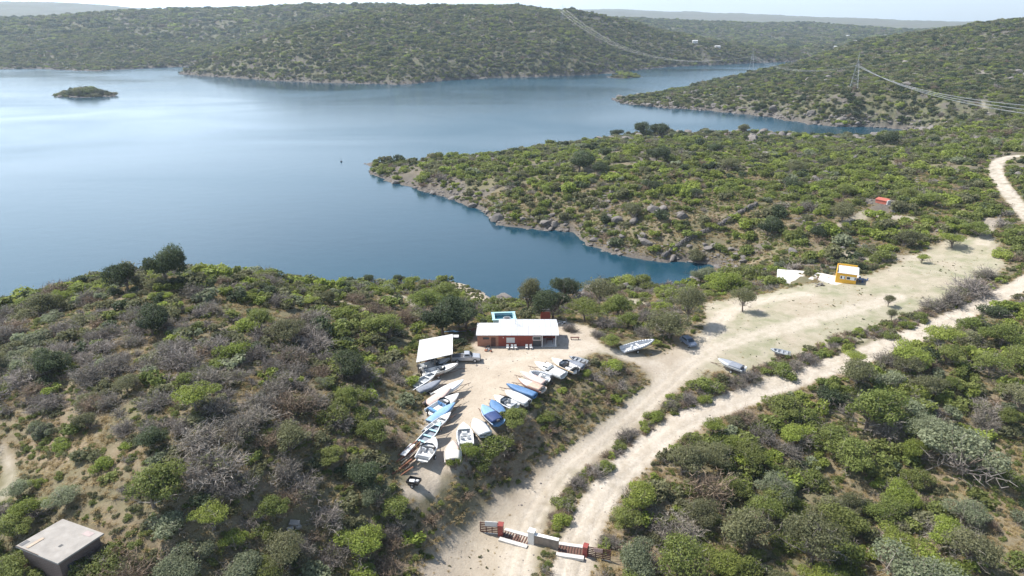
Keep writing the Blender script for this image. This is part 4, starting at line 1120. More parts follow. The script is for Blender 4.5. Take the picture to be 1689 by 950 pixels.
t = thing('workbench', 'dim workbench and boxes under the shed roof', 'workbench', (x, y, gz(x, y)), 0)
part('top', M['brownwood'], t, lambda b: bx(b, (0, 0, .85), (3, .8, .08)))
for sx in (-1, 1): part('leg', M['brownwood'], t, lambda b: bx(b, (sx * 1.35, 0, .4), (.1, .7, .82)))

# ------------------------------------------------------------------ ochre cabin, slabs, red hut, concrete hut
x0, y0, z0 = at(1377, 466); x1, y1, _ = at(1411, 469)
rz = math.atan2(y1 - y0, x1 - x0); CW = math.hypot(x1 - x0, y1 - y0); CD = 5.2
def slabobj(name, label, pts, th, mat='slab'):
    P_ = [at(*p) for p in pts]; zt = sum(p[2] for p in P_) / len(P_) + .14
    bm = bmesh.new(); a = [bm.verts.new((p[0], p[1], zt)) for p in P_]; b_ = [bm.verts.new((p[0], p[1], zt - th)) for p in P_]
    k = len(a)
    bm.faces.new(a); bm.faces.new(b_[::-1])
    for i in range(k): bm.faces.new((a[i], b_[i], b_[(i + 1) % k], a[(i + 1) % k]))
    return tag(fin(name, bm, M[mat], None), label, 'concrete slab'), zt
_, zt1 = slabobj('concrete_slab', 'bright white bare concrete slab left of the ochre cabin', [(1281,452),(1334,449),(1336,459),(1331,470),(1316,472),(1309,470),(1281,466)], .6)
_, zt2 = slabobj('concrete_slab', 'white concrete terrace the ochre cabin stands on', [(1353,455),(1375,458),(1415,454),(1434,460),(1438,469),(1428,474),(1372,469),(1349,463)], .7)
bm = bmesh.new()
pa = at(1337, 461); pb = at(1352, 452)
bx(bm, (0, 0, 0), (math.hypot(pb[0] - pa[0], pb[1] - pa[1]), 1.2, .3))
o = fin('concrete_path', bm, M['slab'], None, loc=((pa[0] + pb[0]) / 2, (pa[1] + pb[1]) / 2, (pa[2] + pb[2]) / 2 + .02)); o.rotation_euler = (0, 0, math.atan2(pb[1] - pa[1], pb[0] - pa[0]))
tag(o, 'narrow white concrete path joining the bare slab and the cabin terrace', 'path slab')
t = thing('cabin', 'small ochre yellow cabin with white roof on the clearing', 'cabin', (x0, y0, zt2), rz)
part('wall', M['yellow'], t, lambda b: bx(b, (CW / 2, CD / 2, 1.25), (CW, CD, 2.5)))
part('parapet', M['yellow'], t, lambda b: (bx(b, (CW / 2, CD - .08, 2.85), (CW, .16, .7)), bx(b, (.08, CD / 2 - .09, 2.78), (.16, CD - .17, .55))))
part('roof', M['roof_white'], t, rf(.17, CW + .35, -.3, CD - .17, 2.52, 2.72))
for cx in (CW * .33, CW * .75):
    ww = .95 if cx < CW / 2 else 1.9
    w = part('window', M['glass'], t, lambda b: bx(b, (cx, -.02, 1.45), (ww, .05, .62)))
    part('frame', M['white'], w, lambda b: (bx(b, (cx, -.055, 1.80), (ww + .16, .08, .09)), bx(b, (cx, -.055, 1.10), (ww + .16, .08, .09)), bx(b, (cx - ww / 2 - .04, -.055, 1.45), (.08, .08, .61)), bx(b, (cx + ww / 2 + .04, -.055, 1.45), (.08, .08, .61)), bx(b, (cx + ww * .12, -.057, 1.45), (ww * .5, .05, .6))))
part('door', M['brownwood'], t, lambda b: bx(b, (CW + .02, 1.2, 1.0), (.06, .9, 2.0)))
x, y, z = at(1420, 464)
t = thing('terrace_table', 'dark blue table on the white terrace beside the ochre cabin', 'table', (x, y, zt2), .2)
part('table_top', M['navy'], t, lambda b: bx(b, (0, 0, .74), (1.7, 1.0, .07)))
for sx in (-1, 1):
    for s2 in (-1, 1): part('leg', M['navy'], t, lambda b: bx(b, (sx * .75, s2 * .4, .36), (.08, .08, .72)))
for dx, dy, rz2 in ((-1.4, 0, 0), (1.4, .2, 3.1), (.3, 1.1, -1.6), (-.3, -1.1, 1.6)):
    chair(x + dx, y + dy, zt2, rz2, 'dark blue chair around the table beside the ochre cabin', 'chairs around the terrace table', 'navy')
# small red-sided hut far up the slope
xa, ya, za = at(1443, 334); xb, yb, _ = at(1461, 338)
t = thing('red_hut', 'tiny orange red hut in a sandy gap among bushes', 'hut', (xa, ya, za), math.atan2(yb - ya, xb - xa))
w_ = math.hypot(xb - xa, yb - ya)
part('wall', M['redpanel'], t, lambda b: bx(b, (w_ / 2, 1, .3), (w_, 1.6, 1.5)))
part('roof', M['redpanel'], t, rf(-.15, w_ + .1, 0, 2.0, 1.06, 1.45))
part('white_end', M['plaster'], t, lambda b: bx(b, (w_ + .25, 1, .4), (.22, 1.9, 1.7)))
# concrete roofed hut lower left
c1 = at(26, 903, 2.6); c2 = at(96, 932, 2.6); c3 = at(172, 882, 2.6); c4 = at(104, 858, 2.6)
zb = (c1[2] + c2[2] + c3[2] + c4[2]) / 4
P0 = np.array([c1[:2], c2[:2], c3[:2], c4[:2]]); ctr = P0.mean(0)
zr = zb + 2.2
P1 = np.array([Pz(*q, zr)[:2] for q in ((26, 903), (96, 932), (172, 882), (104, 858))]); ctr = P1.mean(0)
t = thing('concrete_hut', 'brick hut with a flat stained concrete roof, lower left corner', 'hut', (ctr[0], ctr[1], zb), 0)
def prism(pts, z0, z1):
    def f(b):
        a = [b.verts.new((p[0], p[1], z0)) for p in pts]; c = [b.verts.new((p[0], p[1], z1)) for p in pts]
        k = len(pts)
        for i in range(k): b.faces.new((a[i], a[(i + 1) % k], c[(i + 1) % k], c[i]))
        b.faces.new(a[::-1]); b.faces.new(c)
    return f
q = P1 - ctr
part('roof', M['concrete'], t, prism(q, 2.2, 2.38))
part('wall', M['brick_brown'], t, prism(q * .88, -1.5, 2.197))
def onroof(u, v):    # bilinear on the roof
    p = (q[0] * (1 - u) + q[1] * u) * (1 - v) + (q[3] * (1 - u) + q[2] * u) * v
    return p
def rp(u0, v0, u1, v1, z0=2.382, z1=2.40): return prism([onroof(u0, v0), onroof(u1, v0), onroof(u1, v1), onroof(u0, v1)], z0, z1)
part('faded_patch', simple('faded_pink_paint', (.40, .32, .30), .9, var=.1), t, rp(.68, .80, .86, .93))
part('dark_patch', M['dkgrey'], t, rp(.02, .05, .10, .22))
part('board', M['palewood'], t, rp(.18, .06, .24, .40, 2.385, 2.43))
part('roof_edging', M['rust'], t, prism([q[0] * 1.0, q[0] * .45 + q[1] * .55, (q[0] * .45 + q[1] * .55) * .985, q[0] * .985], 2.385, 2.45))
part('hole', M['black'], t, rp(.62, .34, .67, .42))
wq = q * .885
def wallpt(i, j, f): return wq[i] * (1 - f) + wq[j] * f
part('door', M['dkgrey'], t, prism([wallpt(1, 2, .15), wallpt(1, 2, .35), wallpt(1, 2, .35) * .97, wallpt(1, 2, .15) * .97], -.6, 1.3))
# pale ruin stones in the left scrub
for k, (px_, py_, s) in enumerate(((486, 866, .6), (479, 876, .4), (492, 872, .35))):
    x, y, z = at(px_, py_); bm = bmesh.new(); bx(bm, (0, 0, .2), (1.8 * s, 1.2 * s, .5), rot=(.15, .1, .4 * k)); 
    tag(fin('stone_block', bm, M['concrete'], None, .04, loc=(x, y, z)), ['large flat grey block in the lower left scrub', 'smaller grey block below the flat one in the scrub', 'small grey block at the right of the flat one in the scrub'][k], 'stone block', 'grey blocks in the scrub')

# ------------------------------------------------------------------ entrance gate
zg = 5.0
def gp(px, py): x, y, z = at(px, py); return Vector((x, y, z))
G = [gp(791.5, 876), gp(822, 881), gp(830, 882), gp(872, 894), gp(882, 896), gp(921, 906), gp(924, 907), gp(962, 915), gp(969, 917), gp(1007, 926)]
def along(a, b, name, label, cat, w, h, mat, z0=-.3, bevel=.02):
    d = b - a; o = thing(name, label, cat, (*a.xy, min(a.z, b.z)), math.atan2(d.y, d.x)); L_ = d.xy.length
    return o, L_
def fence_panel(a, b, label, sign):
    t, L_ = along(a, b, 'fence_panel', label, 'fence', 0, 0, None)
    for k in range(6):
        part('slat', M['brownwood'], t, lambda bb: bx(bb, (L_ / 2, 0, .28 + k * .27), (L_, .05, .15)))
    for k in range(4):
        part('post', M['brownwood'], t, lambda bb: bx(bb, (.06 + (L_ - .12) * k / 3, .07, .75), (.11, .09, 1.9)))
    part('bottom_rail', M['ltgrey'], t, lambda bb: bx(bb, (L_ / 2, -.05, .08), (L_, .05, .10)))
    return t, L_
t, L_ = fence_panel(G[0], G[1], 'dark slatted fence panel left of the left red pillar', 1)
t = thing('gate_sign', 'pale grey sign board on the left fence panel', 'sign', (*G[0].xy, G[0].z), math.atan2((G[1] - G[0]).y, (G[1] - G[0]).x))
part('board', M['ltgrey'], t, lambda b: bx(b, (L_ * .62, -.10, 1.35), (L_ * .66, .04, .62)))
part('frame', M['white'], t, lambda b: (bx(b, (L_ * .62, -.10, 1.69), (L_ * .68, .06, .05)), bx(b, (L_ * .62, -.10, 1.01), (L_ * .68, .06, .05))))
t, L_ = fence_panel(G[8], G[9], 'dark slatted fence panel right of the right red pillar', 1)
t = thing('gate_sign', 'small faded pinkish sign on the right fence panel', 'sign', (*G[8].xy, G[8].z), math.atan2((G[9] - G[8]).y, (G[9] - G[8]).x))
part('board', simple('faded_sign', (.52, .36, .32), .7, var=.2, scale=8), t, lambda b: bx(b, (L_ * .45, -.10, 1.2), (L_ * .38, .04, .55)))
def pillar(a, b, label, mat, h, w=None):
    t, L_ = along(a, b, 'gate_pillar', label, 'pillar', 0, 0, None)
    part('shaft', M[mat], t, lambda bb: bx(bb, (L_ / 2, 0, h / 2 - .2), (L_ if w is None else w, .75, h + .4)), bevel=.02)
    part('cap', M['plaster'] if mat == 'plaster' else M[mat], t, lambda bb: bx(bb, (L_ / 2, 0, h + .045), ((L_ if w is None else w) + .1, .87, .09)), bevel=.02)
pillar(G[1], G[2], 'red square pillar at the left end of the entrance', 'red', 1.6)
pillar(G[3], G[4], 'tall white pillar between the left cattle grid and stone wall', 'plaster', 1.9)
pillar(G[7], G[8], 'red square pillar at the right end of the entrance', 'red', 1.5)
t, L_ = along(G[4], G[5], 'entrance_wall', 'brown stone wall with white coping between the two roads', 'wall', 0, 0, None)
part('wall', M['stone'], t, lambda b: bx(b, (L_ / 2, 0, .55), (L_, .35, 1.75)))
part('coping', M['plaster'], t, lambda b: bx(b, (L_ / 2, 0, 1.475), (L_ + .05, .5, .09)), bevel=.01)
def cattle(a, b, label, depth):
    t, L_ = along(a, b, 'cattle_grid', label, 'cattle grid', 0, 0, None); t.location.z = max(a.z, b.z, zf((a.x + b.x) / 2, (a.y + b.y) / 2)) - .04
    ox = .1
    part('concrete_surround', M['slab'], t, lambda bb: (bx(bb, (L_ / 2, depth / 2 + .28, .04), (L_ + .3, .5, .34)), bx(bb, (L_ / 2, -depth / 2 - .30, .04), (L_ + .3, .6, .34))))
    part('pit', M['rust'], t, lambda bb: bx(bb, (L_ / 2, 0, -.05), (L_, depth, .2)))
    n_ = max(6, int(L_ / .32))
    for k in range(n_): part('bar', M['brownwood'], t, lambda bb: bx(bb, (.1 + (L_ - .2) * k / (n_ - 1), 0, .11), (.14, depth + .02, .09)))
cattle(G[2], G[3], 'white edged cattle grid across the left road', 1.3)
cattle(G[5], G[7], 'white edged cattle grid across the right road', 1.3)

# ------------------------------------------------------------------ dry stone walls
def stonewall(pts, label, w, h, seed):
    P_ = [hit(*p) for p in pts]; ln = smooth_line(P_, 2); r_ = random.Random(seed)
    bm = bmesh.new()
    for a, b in zip(ln[:-1], ln[1:]):
        L_ = math.hypot(b[0] - a[0], b[1] - a[1]); n_ = max(2, int(L_ / .55))
        for k in range(n_):
            for lay in range(3):
                for side in (-1, 1):
                    f = (k + r_.random() * .6) / n_; x = a[0] + (b[0] - a[0]) * f; y = a[1] + (b[1] - a[1]) * f
                    nx, ny = -(b[1] - a[1]) / L_, (b[0] - a[0]) / L_
                    o_ = side * w * .25 * (1 - lay * .2) + r_.uniform(-.1, .1)
                    s = r_.uniform(.35, .65)
                    rv = bmesh.ops.create_icosphere(bm, subdivisions=1, radius=.5)['verts']
                    e = Euler((r_.random() * 3, r_.random() * 3, r_.random() * 3))
                    for v in rv:
                        v.co = Vector((v.co.x * s * 1.7, v.co.y * s * 1.3, v.co.z * s)); v.co.rotate(e)
                        v.co += Vector((x + nx * o_, y + ny * o_, gz(x, y) + .1 + lay * h / 3))
    tag(fin('stone_wall', bm, M['rock'], None), label, 'stone wall', 'old dry stone walls')
stonewall([(1093,426),(1110,412),(1132,398),(1160,384),(1186,374),(1212,358),(1248,338)], 'long dry stone wall climbing from the inlet shore', 1.5, 1.1, 3)
stonewall([(1403,268),(1418,256),(1437,245)], 'short dark dry stone wall high on the peninsula', 1.9, 1.8, 4)
stonewall([(1350,300),(1372,286),(1400,272)], 'half buried stretch of stone wall among bushes on the peninsula', 1.2, .8, 6)

# ------------------------------------------------------------------ pylons and cables
def pylon(px, D, H, label, rz=0, zb=None):
    x = (px - 844.5) / FPX; 
    xx = x * (D * cp + 55 * sp)
    if zb: xx, D = hit(px, zb)
    z = gz(xx, D)
    t = thing('power_pylon', label, 'pylon', (xx, D, z), rz, 'lattice power pylons')
    def leg(b, sx, sy): tube(b, (sx * H * .11, sy * H * .11, -1), (sx * H * .025, sy * H * .025, H * .72), .10, .07, 4)
    for sx in (-1, 1):
        for sy_ in (-1, 1): part('leg', M['steel'], t, lambda b: leg(b, sx, sy_))
    def lat(b):
        n_ = 7
        for k in range(n_):
            for (ax1, ay1, ax2, ay2) in ((-1, -1, 1, -1), (1, -1, 1, 1), (1, 1, -1, 1), (-1, 1, -1, -1)):
                f0, f1 = k / n_, (k + 1) / n_; w0 = H * (.11 - .085 * f0); w1 = H * (.11 - .085 * f1)
                tube(b, (ax1 * w0, ay1 * w0, H * .72 * f0), (ax2 * w1, ay2 * w1, H * .72 * f1), .04, seg=3)
                tube(b, (ax2 * w0, ay2 * w0, H * .72 * f0), (ax1 * w1, ay1 * w1, H * .72 * f1), .04, seg=3)
    part('lattice', M['steel'], t, lat)
    def arms(b):
        for zz, w in ((.74, .34), (.86, .26)):
            for s in (-1, 1):
                tube(b, (0, 0, H * zz), (s * H * w, 0, H * zz), .07, seg=4); tube(b, (0, 0, H * (zz + .08)), (s * H * w, 0, H * zz), .05, seg=4)
        for s in (-1, 1): tube(b, (s * H * .025, 0, H * .70), (0, 0, H), .07, seg=4)
    part('cross_arm', M['steel'], t, arms)
    pts = []
    for w in (-.34, 0, .34):
        part('insulator', M['dkgrey'], t, lambda b: tube(b, (w * H, 0, H * .74), (w * H, 0, H * .74 - 2.2), .12, seg=5))
        pts.append(Matrix.Rotation(rz, 4, 'Z') @ Vector((w * H, 0, H * .74 - 2.2)) + Vector((xx, D, z)))
    return t, pts
P1_, a1 = pylon(1408, 560, 25, 'lattice pylon on the rocky slope beyond the channel', R(60), 146)
P0_, a0 = pylon(1238, 830, 30, 'faint lattice pylon standing by the water of the far channel', R(60))
P2_, a2 = pylon(926, 1225, 26, 'faint lattice pylon on the crest of the middle hill', R(40))
end = [Vector(Pz(1770, 180 + k * 9, 42)) for k in range(3)]
def cable(pa, pb, sag, r, label):
    bm = bmesh.new(); prev = None; n_ = 28
    for i in range(n_ + 1):
        f = i / n_; p = pa.lerp(pb, f) - Vector((0, 0, sag * 4 * f * (1 - f)))
        if prev: tube(bm, prev, p, r, seg=4)
        prev = p
    tag(fin('power_cable', bm, M['cable'], None), label, 'cable', 'power cables')
for k in range(3):
    for s in (-.35, .35):
        o_ = Vector((s, s, 0))
        cable(a1[k] + o_, end[k] + o_ * 1.5, 5, .05, 'pale cable running from the channel pylon to the right edge')
        cable(a0[k] + o_, a1[k] + o_, 9, .035, 'thin cable between the far channel pylon and the slope pylon')
        cable(a2[k] + o_, a0[k] + o_, 32, .03, 'thin sagging cable crossing the water to the middle hill crest')

# ------------------------------------------------------------------ far houses, boat in the bay, dead branch
for k, (px, py, w, h) in enumerate(((1146, 94, 9, 3.2), (1183, 81, 9, 3.2), (1376, 80, 9, 3.5), (1398, 61, 10, 4), (1411, 76, 12, 3.2))):
    x, y = hit(px, py)
    while y < 1280 and py > 40: py -= 1; x, y = hit(px, py)
    z = gz(x, y)
    t = thing('farm_house', ['small white house by the far shore where the middle hill ends', 'white house on the flat land right of the middle hill', 'small white house above the right end of the far water', 'white house highest on the far right land', 'long low white house beside the far shore, right of the others'][k], 'house', (x, y, z), .2 * k, 'far white houses')
    part('wall', M['plaster'], t, lambda b: bx(b, (0, 0, h / 2), (w, w * .6, h + 1)))
    part('roof', M['roof_white'], t, lambda b: [setattr(v, 'co', Vector((v.co.x, v.co.y * (.05 if v.co.z > h + .9 else 1), v.co.z))) for v in bx(b, (0, 0, h + 1.1), (w + .6, w * .6 + .6, 1.2))])
    for s in (-1, 1): part('window', M['glass'], t, lambda b: bx(b, (s * w * .25, -w * .3 - .03, h * .55), (1.2, .1, 1.1)))
    part('door', M['brownwood'], t, lambda b: bx(b, (0, -w * .3 - .03, 1.2), (1, .1, 2.1)))
x, y, _ = Pz(989, 462, 0)
t = thing('dead_branch', 'bare dead branch sticking out of the inlet water', 'dead tree', (x, y, 0), 0)
part('stem', M['black'], t, lambda b: tube(b, (0, 0, -.5), (.2, 0, 1.3), .09, .06))
for q2 in ((-1.2, .2, 2.0), (1.5, -.2, 1.6), (.6, .5, .6)): part('limb', M['black'], t, lambda b: tube(b, (.2, 0, 1.0 if q2[2] > 1 else .3), q2, .06, .03))
x, y, _ = Pz(563, 267, 0)
t = thing('mooring_buoy', 'tiny dark buoy with a short mast alone on the lake', 'buoy', (x, y, 0), 0)
part('float', M['dkgrey'], t, lambda b: tube(b, (0, 0, -.4), (0, 0, .5), .6, .45, 12)); part('mast', M['dkgrey'], t, lambda b: tube(b, (0, 0, .5), (0, 0, 2.2), .06))
# ------------------------------------------------------------------ vegetation
# pixel of the crown centre, crown width in photo pixels, kind, form (t tree, s shrub), height factor, label
TREES = [
 (255,800,104,'green','t0',1.0,'biggest full green tree of the left scrub, above the concrete hut'),
 (288,462,34,'dark','s1',1.0,'dark bush at the right foot of the tallest crest tree'),
 (262,464,34,'olive','s2',.95,'olive bush at the left foot of the tallest crest tree'),
 (275,440,62,'dark','t0',1.35,'tallest dark tree on the lakeside crest at left, standing against the water'),
 (211,456,58,'dark','t1',1.3,'broad grey green tree left of the tallest crest tree'),
 (188,480,26,'dark','t1',.9,'small dark tree at the left foot of the crest trees'),
 (100,490,34,'lime','t1',1.1,'slim bright green tree on the crest at left against the water'),
 (131,495,28,'dark','t0',.9,'small round dark tree on the crest right of the slim bright one'),
 (5,492,26,'dark','t1',.9,'dark tree on the crest cut by the left photo edge'),
 (55,557,58,'pale','s0',.8,'pale round bush at the left end of the hillside, flat topped'),
 (20,590,50,'pale','s1',.7,'grey green bush by the left photo edge below the crest'),
 (90,515,46,'pale','s1',.7,'hazy pale bush below the slim bright tree'),
 (44,513,50,'olive','s0',.7,'dark olive bush near the left photo edge'),
 (170,596,44,'pale','s0',.8,'pale yellow green domed bush alone among grey scrub'),
 (265,568,24,'pale','s2',.9,'small pale ball shaped bush in the grey scrub'),
 (338,502,32,'pale','s1',.9,'pale bush beside a violet grey one near the crest'),
 (342,518,20,'lime','s1',.9,'small bright ball bush in two parts on the upper hillside'),
 (307,628,48,'green','s0',1.2,'tall dark green bush with a yellow top in the middle of the left scrub'),
 (405,531,56,'lime','s0',.8,'wide bright green bush in the upper middle of the left hillside'),
 (408,582,22,'pale','s2',.9,'tiny pale round bush in the middle of the grey scrub'),
 (234,480,22,'olive','s1',.9,'olive bush between the two crest trees'),
 (218,490,22,'lime','t2',1,'small yellow green tree in front of the broad crest tree'),
 (278,490,20,'lime','t2',1.1,'thin yellow green tree just below the tallest crest tree'),
 (436,472,30,'dark','s0',.9,'dark round bush on the crest at middle left'),
 (476,460,18,'dark','s1',1.2,'dark upright bush against the water, middle of the crest'),
 (466,464,22,'lime','s1',.9,'bright bush touching the dark upright one on the crest'),
 (429,457,36,'olive','s2',.7,'wide olive bush on the crest against the water'),
 (545,490,28,'olive','t1',1.1,'round tree with clear trunk beside the pale path at upper left'),
 (562,482,20,'dark','s1',1.1,'dark bush behind the tree at the pale path'),
 (511,495,32,'lime','t2',.8,'flat topped bright tree left of the pale path'),
 (611,460,27,'dark','t0',1.05,'round dark tree standing alone against the lake'),
 (660,457,20,'dark','t0',1.1,'narrow dark tree on the shore right of the lone round one'),
 (678,463,26,'lime','t1',1.1,'yellow green rounded tree on the shore by the beach'),
 (642,530,72,'green','t0',.85,'very wide green tree above the boat shed to the left'),
 (655,545,34,'dark','s0',.9,'dark bush at the right side of the wide green tree'),
 (730,522,64,'dark','t0',.95,'large dark tree left of the swimming pool'),
 (768,517,58,'dark','t1',.95,'second large dark tree, right beside the swimming pool'),
 (700,495,44,'green','t1',.85,'green tree between the beach and the dark pool trees'),
 (735,482,46,'green','t1',.8,'green tree with lighter top just below the sandy beach'),
 (782,520,16,'lime','s1',1,'small yellow green bush next to the pool'),
 (805,505,44,'green','s1',.6,'low green thicket behind the swimming pool'),
 (872,492,46,'olive','t0',1.2,'tall feathery olive tree behind the red tower'),
 (912,502,56,'dark','t0',.95,'massive dark olive tree right behind the red tower'),
 (934,480,38,'dark','t1',1.1,'dark green tree against the inlet water above the red tower'),
 (965,510,46,'green','t2',.8,'light green spreading tree right of the red tower'),
 (990,488,48,'olive','t2',1.0,'thin grey branched tree against the inlet'),
 (1018,505,44,'green','t1',.9,'green tree halfway between red tower and the grey raft boat'),
 (1008,560,34,'green','t1',.9,'green tree left behind the big silver raft boat'),
 (1035,527,32,'green','t1',.8,'lime green bush tree behind the bare one'),
 (1090,505,24,'lime','s1',.9,'bright bush in the middle of the trees behind the clearing'),
 (1035,462,28,'lime','s0',.9,'bright round bush at the shore beside the dead branch'),
 (1063,462,34,'green','s0',.9,'dark green round bush on the inlet shore'),
 (1069,473,26,'green','s1',.9,'round bush in front of the inlet shore one'),
 (1092,485,30,'lime','s1',.8,'bright green bush right of the white tipped one at the inlet'),
 (1115,482,44,'lime','s2',.7,'wide bright green bush at the inlet'),
 (1134,482,44,'green','s0',.7,'long green bush right end of the inlet thicket'),
 (1155,453,34,'pale','t0',.95,'round grey green tree at the head of the inlet'),
 (1187,463,42,'lime','t1',.95,'bright green tree right of the grey green one at the inlet head'),
 (1212,470,40,'lime','s0',.8,'bright low bush right of the inlet head trees'),
 (1240,448,40,'green','s1',.8,'green bush left of the bare concrete slab'),
 (1132,515,48,'olive','t2',1.25,'tall open tree with visible trunk by the parked car'),
 (1103,535,54,'olive','t1',.85,'wide olive tree left of the parked car'),
 (1225,500,34,'olive','t2',1.1,'flat topped tree alone in the turning circle of the clearing'),
 (1464,496,24,'olive','t2',1.05,'small umbrella tree alone on the pale clearing'),
 (1470,520,22,'olive','t2',1.1,'thin tree just in front of the lone umbrella tree'),
 (1265,372,44,'dark','t0',1.0,'large dark tree in the middle of the peninsula near the stone wall'),
 (1344,380,30,'dark','t1',1.0,'round dark tree right of the large one by the stone wall'),
 (1388,345,46,'olive','t0',1.0,'broad olive tree left of the tiny red hut'),
 (1395,372,22,'lime','s0',1,'bright bush at the foot of the olive tree by the red hut'),
 (1145,415,38,'olive','s0',.8,'round bush just below the lower end of the long stone wall'),
 (955,262,52,'dark','t0',.9,'very dark wide tree on the middle ridge of the peninsula'),
 (985,272,34,'dark','t1',.8,'dark tree right of the very dark wide one'),
 (1057,203,28,'dark','t0',1.1,'tall dark tree against the channel water'),
 (1090,212,38,'dark','t1',1.0,'broad dark tree right of the tall one at the channel'),
 (1017,217,22,'dark','t1',.9,'dark tree left of the tall one at the channel'),
 (982,217,10,'dark','s0',1.1,'tiny dark ball tree on the peninsula skyline'),
 (1083,250,40,'dark','t0',.9,'dark tree in the middle of the upper peninsula'),
 (1228,202,24,'olive','t0',.9,'olive tree poking over the channel shore'),
 (1045,345,42,'olive','t0',.9,'grey green tree above the rocky bluff of the inlet'),
 (1200,268,34,'olive','t0',.9,'olive domed tree with dark side in the upper middle of the peninsula'),
 (1183,242,30,'dark','t1',.9,'dark tree above the olive domed one on the peninsula'),
 (1075,302,38,'dark','t1',.8,'dark wide tree in the very middle of the peninsula'),
 (1150,318,22,'dark','t0',1.0,'small dark upright tree in the sparse middle of the peninsula'),
 (1458,228,38,'dark','t0',1.0,'dark tree on the skyline at the narrow channel end'),
 (1310,272,36,'olive','t1',.9,'olive tree beside a rocky knoll on the right of the peninsula'),
 (1300,300,34,'dark','t1',.9,'dark tree just below the rocky knoll'),
 (1390,310,30,'green','t0',.9,'round green tree with dark base right of the rocky knoll'),
 (1495,315,36,'green','t1',.8,'green tree among the dense bushes near the far road'),
 (1540,325,40,'green','t0',.8,'rounded green tree in the dense thicket left of the far road'),
 (1490,390,44,'olive','t0',.95,'round topped olive tree at the upper edge of the clearing'),
 (1455,418,52,'green','s0',.8,'large green bush at the corner of the clearing right of the cabin'),
 (1425,410,34,'green','s1',.8,'green bush just behind the ochre cabin'),
 (1520,425,22,'lime','t2',.9,'small flat tree on the clearing edge left of the bright one'),
 (1570,390,46,'lime','t2',.7,'bright spreading tree at the top of the clearing'),
 (1610,372,40,'green','t1',.8,'green tree beside the short path by the far road'),
 (1655,412,44,'lime','s1',.7,'bright bush at the right end of the clearing'),
 (1160,632,50,'green','s0',.95,'green bush right of the main track below the grey boat'),
 (1165,655,34,'lime','s1',.8,'bright bush in front of the green one on the verge'),
 (1110,652,22,'lime','s1',.9,'small yellow green bush by the main track'),
 (1082,682,34,'lime','s0',.8,'yellow green bush on the verge where the road bends'),
 (1063,705,24,'lime','s1',.9,'small green bush on the verge halfway down'),
 (998,765,40,'green','s0',.8,'green bush on the verge above the gate'),
 (925,825,44,'green','s1',.7,'low yellowish bush between the roads above the gate'),
 (922,856,34,'lime','s0',1.0,'bright bush right above the entrance wall'),
 (1020,732,26,'green','s2',.9,'bush on the verge beside the widest part of the track'),
 (1292,605,50,'green','s0',.85,'green bush below the small grey boat by the road'),
 (1410,585,44,'lime','t2',.7,'flat bright tree leaning over the upper road'),
 (1520,520,34,'green','s0',.9,'dark green bush on the road verge in the right half'),
 (1497,533,30,'lime','s1',.9,'bright bush left of the dark green verge bush'),
 (1444,540,24,'green','s1',1,'bush on the clearing side of the upper road'),
 (1470,550,30,'green','s2',.8,'round bush right of it on the verge'),
 (1378,560,28,'green','s0',.9,'upright bush at the verge left of the flat bright tree'),
 (848,685,52,'green','t1',.85,'bright green bush tree at the right side of the blue boats'),
 (905,680,34,'green','s1',.7,'small green bush on the brown bank'),
 (885,660,26,'green','s0',.8,'small green bush under the stern of the long blue boat'),
 (770,745,44,'lime','t1',.9,'bright green tree hiding the end of the open white boat'),
 (812,725,62,'green','s0',.75,'wide green bush below the white covered boat'),
 (790,755,40,'green','s1',.8,'green bush spilling down the bank corner'),
 (752,765,30,'lime','t1',1.2,'thin yellow green tree over the pink boat stern'),
 (835,720,40,'olive','s1',.8,'olive bush on the bank beside the wide green one'),
 (1012,597,38,'lime','s0',.8,'yellow green bush at the upper end of the brown bank'),
 (967,612,26,'lime','s0',.8,'small bright bush beside the grey boats'),
 (697,644,18,'lime','s1',.9,'tiny vivid green bush among the left row of boats'),
 (615,618,46,'lime','s0',.95,'vivid green bush left of the first boats'),
 (577,655,48,'green','t1',1.1,'rounded yellow green tree below the vivid bush'),
 (497,662,34,'pale','t0',.9,'pale grey green round tree in the middle of the left scrub'),
 (535,628,32,'pale','t1',.8,'pale flat tree above the pale round one'),
 (480,715,84,'olive','t0',.7,'wide mixed green bush mass in the lower middle of the left scrub'),
 (445,710,30,'lime','s0',.8,'yellow green bush at its left side'),
 (600,770,66,'dark','t0',.8,'dark green spreading bush left of the timber pile'),
 (545,745,52,'green','t1',.7,'bright green bush above left of the dark spreading one'),
 (625,820,56,'pale','t0',1.15,'tall grey green tree below the timber pile'),
 (660,825,42,'lime','s0',.9,'yellowish bush right of the tall grey green tree'),
 (450,830,58,'green','t1',.8,'green bush with vivid left side in the lower scrub'),
 (390,890,50,'lime','t1',.9,'vivid green bush left of the flat grey block'),
 (388,935,90,'pale','t0',.75,'large pale green rounded tree at the bottom edge'),
 (285,925,72,'pale','t1',.85,'pale feathery tree right of the concrete hut at the bottom'),
 (440,925,40,'green','t0',.9,'dark green bush right of the large pale bottom tree'),
 (572,887,40,'lime','s0',.9,'yellow green bush at the bottom of the left scrub'),
 (622,880,36,'green','t1',.9,'green round bush near the lower bend of the bank shadow'),
 (600,935,64,'lime','s1',.75,'broad yellow green bush at the bottom edge left of the track'),
 (25,865,62,'green','t1',1.0,'dark leafy green tree at the left edge above the hut'),
 (20,930,70,'green','t0',.9,'dark leafy green tree at the lower left corner'),
 (110,815,50,'pale','t2',.8,'pale thin crowned tree above the concrete hut'),
 (35,805,40,'pale','t2',1.0,'sparse pale tree near the left edge with bare stem'),
 (65,795,28,'lime','s1',1.1,'narrow bright green bush above left of the hut'),
 (170,760,40,'lime','s0',.9,'vivid bush left above the biggest green tree'),
